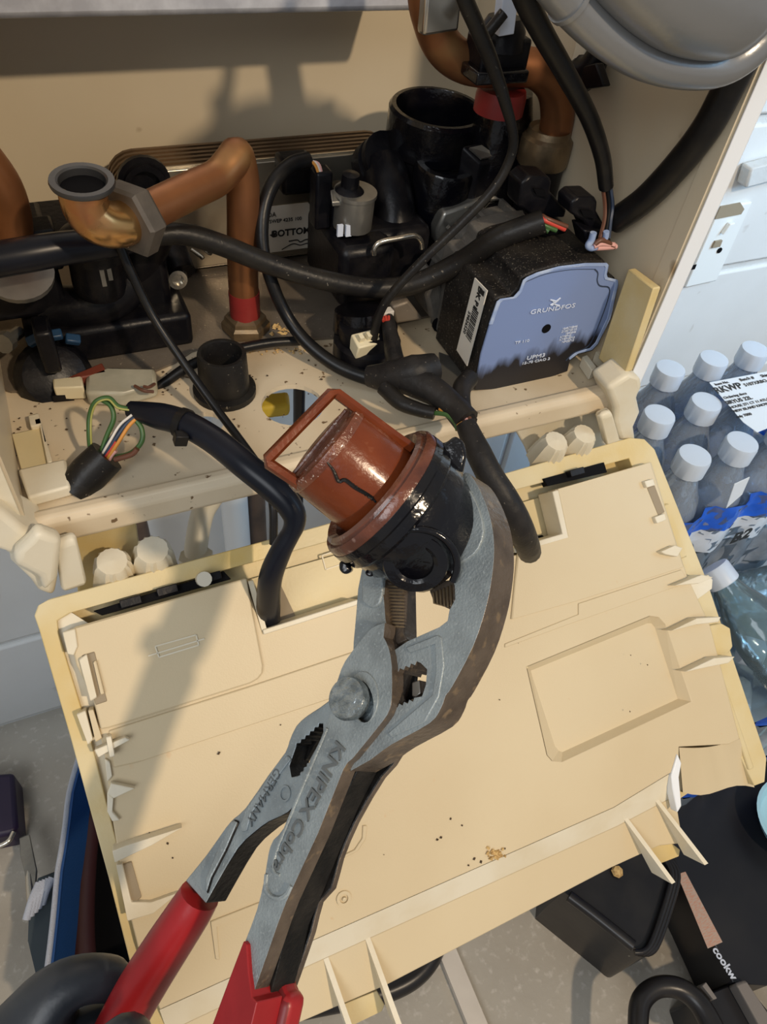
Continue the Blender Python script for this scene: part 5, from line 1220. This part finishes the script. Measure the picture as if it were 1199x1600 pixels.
# ================================================================== bottled water right of the boiler
BT, BHT = -0.452, 0.2227                      # height of the cap tops, bottle height
def bottle_profile(r=0.030):
    p = [(0.010, 0.0), (r * 0.85, 0.0), (r, 0.006)]
    for k in range(5):
        z = 0.02 + k * 0.022
        p += [(r, z), (r * 0.95, z + 0.006), (r, z + 0.012)]
    p += [(r, 0.135), (r * 0.97, 0.150), (r * 0.80, 0.172), (r * 0.55, 0.188), (0.0140, 0.197), (0.0140, 0.203)]
    return p
CAPP = [(0.0150, 0.2015), (0.0158, 0.2025), (0.0158, 0.2195), (0.0150, 0.2222), (0.0125, 0.2227), (0.0, 0.2222)]
proto = None
def bottle(base, axis, label, body='bottle_plastic', group='bottles of the water pack'):
    """builds a bottle the first time, then copies it part by part"""
    global proto
    axis = V(axis).normalized()
    if body not in PROTO:
        t = thing('water_bottle', (0, 0, 0))
        lathe('body', (0, 0, 0), (0, 0, 1), bottle_profile(), body, t, seg=26, sharp=60)
        lathe('cap', (0, 0, 0), (0, 0, 1), CAPP, 'cap_white', t, seg=44, mod=lambda an, j: 1.0 + (0.018 if int(an / (2 * math.pi) * 44) % 2 else -0.01) * (1 if j in (1, 2) else 0))
        PROTO[body] = t
        r = t
    else:
        src = PROTO[body]
        r = src.copy(); COL.objects.link(r)
        for ch in src.children:
            c = ch.copy(); COL.objects.link(c); c.parent = r
    r.location = V(base) + V((0, 0, H))
    r.rotation_euler = V((0, 0, 1)).rotation_difference(axis).to_euler()
    tag(r, label, 'bottle', group)
    return r
PROTO = {}
spots = [(0.571, 0.440, 'back row bottle of the water pack nearest the boiler'), (0.631, 0.440, 'back row bottle of the water pack above the paper label corner'), (0.691, 0.440, 'rightmost back row bottle of the water pack'),
         (0.511, 0.382, 'middle row bottle of the water pack nearest the boiler'), (0.572, 0.383, 'middle row bottle touching the left corner of the paper label'),
         (0.633, 0.382, 'bottle of the water pack hidden under the paper label'), (0.507, 0.323, 'front row bottle of the water pack nearest the panel'), (0.566, 0.323, 'front row bottle with a small white tag on the wrap'), (0.627, 0.323, 'front row bottle of the water pack at the right picture edge')]
for x, y, lab_ in spots:
    bottle((x, y, BT - BHT), (0, 0, 1), lab_)
def scallop(x0, x1, y0, y1, r, z0, z1, name, mat, parent, amp=0.5, n=6):
    """film hugging the outer bottles: scalloped wall"""
    pts = []
    nx = round((x1 - x0) / (2 * r)) + 1; ny = round((y1 - y0) / (2 * r)) + 1
    def arc(cx, cy, a0, a1):
        for k in range(n + 1):
            a = math.radians(a0 + (a1 - a0) * k / n); pts.append((cx + (r + 0.001) * math.cos(a), cy + (r + 0.001) * math.sin(a)))
    xs = [x0 + i * (x1 - x0) / (nx - 1) for i in range(nx)]; ys = [y0 + i * (y1 - y0) / (ny - 1) for i in range(ny)]
    for i, x in enumerate(xs): arc(x, y0, 225 if i else 180, 315 if i < nx - 1 else 360)
    for i, y in enumerate(ys[1:]): arc(x1, y, 315, 405 if i < ny - 2 else 450)
    for i, x in enumerate(reversed(xs[:-1])): arc(x, y1, 45, 135 if i < nx - 2 else 180)
    for i, y in enumerate(reversed(ys[1:-1])): arc(x0, y, 135, 225)
    m = len(pts); vs, fs = [], []
    rows = 5
    for j in range(rows + 1):
        z = z0 + (z1 - z0) * j / rows
        for k, (px, py) in enumerate(pts):
            w = 0.0012 * math.sin(k * 1.7 + j * 2.1)
            vs.append(V((px + w, py + w, z)))
    for j in range(rows):
        for k in range(m): fs.append((j * m + k, j * m + (k + 1) % m, (j + 1) * m + (k + 1) % m, (j + 1) * m + k))
    return mk(name, vs, fs, mat, parent, smooth=True, sharp=80)
wr = thing('shrink_wrap', (0.57, 0.36, BT - BHT), 'clear shrink wrap with blue printed band around the water pack', 'wrap')
scallop(0.509, 0.69, 0.323, 0.440, 0.0312, BT - BHT + 0.002, BT - 0.062, 'clear_film', 'wrap_film', wr)
bz = BT - 0.075
scallop(0.509, 0.69, 0.323, 0.440, 0.0318, bz - 0.022, bz + 0.014, 'blue_band', 'wrap_blue', wr)
scallop(0.509, 0.69, 0.323, 0.440, 0.0319, bz - 0.058, bz - 0.0222, 'white_band', 'wrap_white', wr)
gb_ = scallop(0.509, 0.69, 0.323, 0.440, 0.0318, BT - BHT + 0.004, bz - 0.0582, 'grey_band', 'wrap_grey', wr)
tf = at(1180, 814, y=0.2865); tf = V((tf.x, 0.2865, bz - 0.040)); tf = V((tf.x - 0.004, tf.y, tf.z))
text('band_print', 'B2', frame3(tf, (1, 0.0, 0.05), (0.15, 0, 1)), 0.024, 'ink_black', gb_, bold=0.0008, sx=1.05)
# paper label lying over the caps
pz = BT + 0.0025
pp = thing('paper_label', at(1150, 640, z=pz), 'white paper delivery label lying on the water bottles', 'label')
sheet = [at(1109, 598, z=pz), at(1230, 575, z=pz), at(1235, 655, z=pz), at(1184, 676, z=pz), at(1162, 660, z=pz)]
sh_ = prism('sheet', sheet, (0, 0, 0.0004), 'paper_cool', pp)
lx_ = at(1190, 590, z=pz) - at(1115, 606, z=pz)
def lt(s, px, py, size, bold=0.0):
    text('label_print', s, frame3(at(px, py, z=pz + 0.0008), lx_, at(px - 8, py - 30, z=pz) - at(px, py, z=pz)), size, 'ink_black', sh_, bold=bold, align='LEFT')
lt('RKWP', 1118, 611, 0.0125, 0.0002); lt('Item No.', 1118, 601, 0.005); lt('Batch #', 1157, 594, 0.006); lt('Ship', 1190, 588, 0.006); lt('5107XRBO', 1164, 602, 0.0065)
lt('Ordering docs', 1132, 622, 0.005); lt('SIRYUS 22L', 1135, 630, 0.007, 0.0001); lt('HOUSE 271 CT 11 ATLAS', 1142, 637, 0.0048); lt('NEW ISLAND KNOW', 1147, 643, 0.0048); lt('only 7000', 1151, 652, 0.005)
# small tag on the front bottle film
tg = prism('bottle_tag', [at(1148, 756, y=0.287), at(1172, 745, y=0.287), at(1160, 772, y=0.287), at(1135, 794, y=0.287)], (0, -0.0006, 0), 'paper_cool')
tag(tg, 'small white printed tag stuck on the front bottle film', 'tag')
# loose bottles lying in front
def between(a, b): return V(b) - V(a)
ca, ba = V((0.540, 0.264, -0.566)), V((0.606, 0.062, -0.662))
ba = ca + between(ca, ba).normalized() * 0.2227
bottle(ba, between(ba, ca), 'loose lying bottle whose white cap peeps out beside the panel rim', 'bottle_teal', 'loose bottles lying below the pack')
cb_, bb_ = at(1158, 1014, d=0.80), V((0.70, 0.10, -0.655))
bb_ = cb_ + between(cb_, bb_).normalized() * 0.2227
bottle(bb_, between(bb_, cb_), 'loose lying bottle with its cap beside the yellow side tab', 'bottle_teal', 'loose bottles lying below the pack')
bottle((0.60, 0.255, -0.645), (1, -0.15, 0.05), 'ribbed loose bottle lying just under the blue band', 'bottle_teal', 'loose bottles lying below the pack')
bottle((0.63, 0.186, -0.640), (1, -0.15, 0.0), 'ribbed loose bottle lying between the two loose caps', 'bottle_teal', 'loose bottles lying below the pack')
# packs underneath
def lower_pack(z1, x0, x1, y0, y1, label):
    t = thing('wrapped_water_pack', ((x0 + x1) / 2, (y0 + y1) / 2, z1 - BHT), label, 'water pack', 'wrapped packs under the loose bottles')
    scallop(x0, x1, y0, y1, 0.03, z1 - BHT + 0.001, z1 - 0.09, 'wrapped_side', 'wrap_grey', t)
    scallop(x0, x1, y0, y1, 0.0304, z1 - 0.0895, z1 - 0.05, 'blue_band', 'wrap_blue', t)
    nx, ny = int(round((x1 - x0) / 0.06)) + 1, int(round((y1 - y0) / 0.06)) + 1
    vs, fs = [], []
    for j in range(ny * 2 + 1):
        for i in range(nx * 2 + 1):
            vs.append(V((x0 - 0.03 + (x1 - x0 + 0.06) * i / (nx * 2), y0 - 0.03 + (y1 - y0 + 0.06) * j / (ny * 2), z1 - (0.002 if (i % 2 and j % 2) else 0.045))))
    w = nx * 2 + 1
    for j in range(ny * 2):
        for i in range(nx * 2): fs.append((j * w + i, j * w + i + 1, (j + 1) * w + i + 1, (j + 1) * w + i))
    mk('wrapped_top', vs, fs, 'wrap_top', t, smooth=True, sharp=80)
lower_pack(BT - BHT - 0.002, 0.52, 0.82, 0.175, 0.475, 'upper wrapped water pack below the loose bottles')
lower_pack(BT - 2 * BHT - 0.004, 0.52, 0.82, 0.175, 0.475, 'lower wrapped water pack standing on the floor')

# ================================================================== floor items, right
FZ = FLOOR
ct = thing('cookware_carton', at(1140, 1420, z=FZ), 'black cookware carton on the floor below the panel corner', 'carton')
def slab(name, pts, z0, z1, mat, parent, bev=0.002): return prism(name, [at(x, y, z=z1) for x, y in pts], (0, 0, z0 - z1), mat, parent, bevel=bev)
TZc = -1.02
slab('carton_body', [(1060, 1235), (1240, 1180), (1320, 1440), (1200, 1540), (1146, 1536), (1066, 1372), (1050, 1345)], FZ, TZc, 'carton_black', ct)
stc = slab('warning_sticker', [(1059, 1366), (1072, 1362), (1130, 1472), (1107, 1482)], TZc + 0.0002, TZc + 0.0008, 'sticker_tan', ct, 0)
dxc = at(1150, 1530, z=TZc) - at(1120, 1484, z=TZc)
text('carton_print', 'cookw', frame3(at(1133, 1505, z=TZc + 0.001), dxc, at(1150, 1496, z=TZc) - at(1136, 1506, z=TZc)), 0.0135, 'print_white', ct, bold=0.0004, sx=1.0)
bn = thing('black_bin', at(980, 1420, z=FZ), 'black ribbed plastic bin corner sticking out under the panel', 'bin')
TB = -0.98
pts_b = sm([(880, 1392), (900, 1300), (1040, 1290), (1058, 1352), (1056, 1390), (1030, 1470), (1020, 1488), (1008, 1492), (990, 1478)], 3)
slab('bin_body', pts_b, FZ, TB, 'bin_black', bn, 0.012)
for k in range(3):
    tube('bin_rim', [at(x - 5 * k, y - 1 * k, z=TB + 0.003 + 0.002 * k) for x, y in sm([(1046, 1340), (1060, 1362), (1056, 1395), (1032, 1468), (1018, 1488), (1002, 1490)], 3)], 0.0035, 'bin_black', bn, seg=8, res=1)
tube('bin_edge', [at(x, y, z=TB + 0.002) for x, y in ((890, 1400), (930, 1430), (990, 1478))], 0.007, 'bin_black', bn, seg=10)
prism('torn_foil', [at(964, 1460, z=TB - 0.03), at(984, 1458, z=TB - 0.03), at(1004, 1478, z=TB - 0.03), at(998, 1495, z=TB - 0.03), at(985, 1494, z=TB - 0.03), at(972, 1478, z=TB - 0.03)], (0, 0, -0.004), 'steel_dull', bn)
lathe('foam_crumb', at(965, 1362, z=TB + 0.002), (0, 0, 1), [(0, 0), (0.008, 0.001), (0.006, 0.005), (0, 0.007)], 'crumb', bn, seg=7)
# vacuum-like tool with curved black handle at the lower right corner
tl = thing('corded_tool', at(1120, 1580, z=FZ), 'dark grey tool with thick curved black handle at the lower right corner', 'tool')
tube('curved_handle', [at(x, y, z=FZ + 0.10) for x, y in ((1000, 1680), (998, 1600), (1004, 1562), (1030, 1542), (1066, 1546), (1098, 1575), (1130, 1640))], [0.011, 0.012, 0.012, 0.012, 0.013, 0.015], 'bin_black', tl, seg=14)
slab('tool_body', [(1088, 1560), (1146, 1536), (1172, 1540), (1260, 1650), (1130, 1680), (1104, 1605)], FZ, FZ + 0.09, 'carton_black', tl, 0.004)
slab('tool_rail', [(1150, 1536), (1166, 1530), (1240, 1640), (1214, 1650)], FZ + 0.088, FZ + 0.11, 'tool_grey', tl, 0.003)
slab('tool_latch', [(1098, 1540), (1104, 1534), (1122, 1560), (1116, 1562)], FZ + 0.085, FZ + 0.11, 'tool_grey', tl, 0.001)
# pale blue bowl at the right edge
bk_ = at(1254, 1284, z=-0.985)
b_o = lathe('pale_blue_bowl', V((bk_.x, bk_.y, TZc + 0.001)), (0, 0, 1), [(0.0, 0.0), (0.040, 0.0), (0.052, 0.018), (0.060, 0.034), (0.062, 0.036), (0.058, 0.036), (0.050, 0.020), (0.0, 0.006)], 'bucket_cyan', seg=40)
tag(b_o, 'pale blue bowl on the carton at the right picture edge', 'bowl')
# white board strip on the floor and black hose end beside it
o = prism('board_strip', [at(686, 1488, z=FZ + 0.012), at(712, 1478, z=FZ + 0.012), at(860, 1830, z=FZ + 0.012), at(828, 1840, z=FZ + 0.012)], (0, 0, -0.012), 'board_white', bevel=0.001)
tag(o, 'pale narrow board strip on the floor below the panel', 'board')
o = tube('floor_hose', [at(x, y, z=FZ + 0.014) for x, y in ((300, 1620), (450, 1580), (560, 1558), (605, 1548), (648, 1526), (676, 1492), (690, 1440), (680, 1380), (620, 1300), (500, 1260))], 0.0135, 'bin_black', seg=12)
tag(o, 'curved black hose on the floor left of the pale board', 'hose')

# ================================================================== floor items, left
bg = thing('tool_bag', at(140, 1420, z=FZ), 'blue tool bag with grey trim on the floor left of the panel', 'bag')
BZ = FZ + 0.16
edge = [(124, 1180), (108, 1240), (102, 1290), (96, 1330), (90, 1365), (84, 1430), (76, 1500), (60, 1620)]
E1 = [at(x, y, z=BZ) for x, y in edge]
vs, fs = [], []
for i, p in enumerate(E1):
    q_ = p + V((0.006, 0, 0)); 
    vs += [p, V((p.x - 0.01, p.y, FZ + 0.002)), V((q_.x, q_.y, p.z)), V((q_.x - 0.01, q_.y, FZ + 0.002))]
for i in range(len(E1) - 1):
    a = 4 * i; b = a + 4
    fs += [(a, b, b + 1, a + 1), (a + 2, a + 3, b + 3, b + 2), (a, a + 2, b + 2, b)]
mk('bag_side', vs, fs, 'bag_blue', bg, smooth=True)
tube('bag_trim', E1, 0.0052, 'bag_trim', bg, seg=8, res=3, flat=0.6)
inn = [p + V((0.014, 0, -0.01)) for p in E1]
vs, fs = [], []
for p, q_ in zip(E1, inn): vs += [p + V((0.004, 0, 0.0)), q_ + V((0, 0, -0.05))]
for i in range(len(E1) - 1): fs.append((2 * i, 2 * i + 2, 2 * i + 3, 2 * i + 1))
mk('bag_lining', vs, fs, 'bag_blue', bg, smooth=True)
bx0 = max(p.x for p in E1); by0, by1 = min(p.y for p in E1), max(p.y for p in E1)
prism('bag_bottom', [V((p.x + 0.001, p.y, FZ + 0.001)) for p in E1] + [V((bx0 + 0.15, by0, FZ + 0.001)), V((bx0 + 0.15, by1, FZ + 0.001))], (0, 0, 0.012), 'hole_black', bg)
box('bag_side', (bx0 + 0.15, by0, FZ + 0.001), (bx0 + 0.157, by1, FZ + 0.15), 'bag_blue', bg, bevel=0.002)
box('bag_end', (E1[-1].x, by0 - 0.007, FZ + 0.001), (bx0 + 0.157, by0, FZ + 0.15), 'bag_blue', bg, bevel=0.002)
box('bag_end', (E1[0].x - 0.004, by1, FZ + 0.001), (bx0 + 0.157, by1 + 0.007, FZ + 0.15), 'bag_blue', bg, bevel=0.002)
# outer pocket with grey webbing
pk = [at(x, y, z=FZ + 0.10) for x, y in ((78, 1366), (60, 1372), (46, 1420), (44, 1470), (56, 1520), (60, 1620))]
vs, fs = [], []
for p in pk: vs += [p, V((p.x + 0.005, p.y, FZ + 0.002)), p + V((0.03, 0, 0)), p + V((0.03, 0, -0.09))]
for i in range(len(pk) - 1):
    a = 4 * i; b = a + 4; fs += [(a, b, b + 1, a + 1), (a, a + 2, b + 2, b)]
mk('outer_pocket', vs, fs, 'bag_teal', bg, smooth=True)
for k in range(5):
    p0 = at(82 - k * 5, 1372 + k * 2, z=FZ + 0.122); p1 = at(66 - k * 6, 1412 + k * 6, z=FZ + 0.112)
    tube('webbing', [p0, sub(p0, p1, 0.5) + V((0, 0, 0.004)), p1], 0.005, 'bag_trim', bg, seg=8)
hs_ = tube('maroon_hose', [at(x, y, z=FZ + 0.07) for x, y in ((150, 1200), (136, 1290), (128, 1380), (126, 1460), (132, 1560))], 0.017, 'hose_maroon', seg=14)
tag(hs_, 'maroon hose lying in the blue tool bag', 'hose')
# chisel and dark case
cz = thing('wood_chisel', at(50, 1360, z=FZ), 'steel chisel leaning beside the tool bag', 'chisel')
cpts = [(30, 1308), (46, 1302), (58, 1360), (54, 1412), (46, 1412), (40, 1370), (32, 1338)]
prism('blade', [at(x, y, z=FZ + 0.045 + (y - 1300) * 0.0002) for x, y in cpts], (0, 0, -0.006), 'steel_dull', cz, bevel=0.002)
tube('shank', [at(43, 1340, z=FZ + 0.045), at(49, 1415, z=FZ + 0.07)], [0.004, 0.005], 'steel_bright', cz, seg=8, res=1)
cs = thing('dark_case', at(5, 1260, z=FZ), 'dark purple tool case at the left picture edge', 'case')
slab('case_body', [(-90, 1215), (22, 1206), (28, 1290), (22, 1302), (-90, 1325)], FZ, FZ + 0.05, 'tool_purple', cs, 0.006)
tube('case_latch', [at(0, 1322, z=FZ + 0.05), at(14, 1314, z=FZ + 0.052), at(22, 1300, z=FZ + 0.052)], 0.0035, 'steel_bright', cs, seg=8)
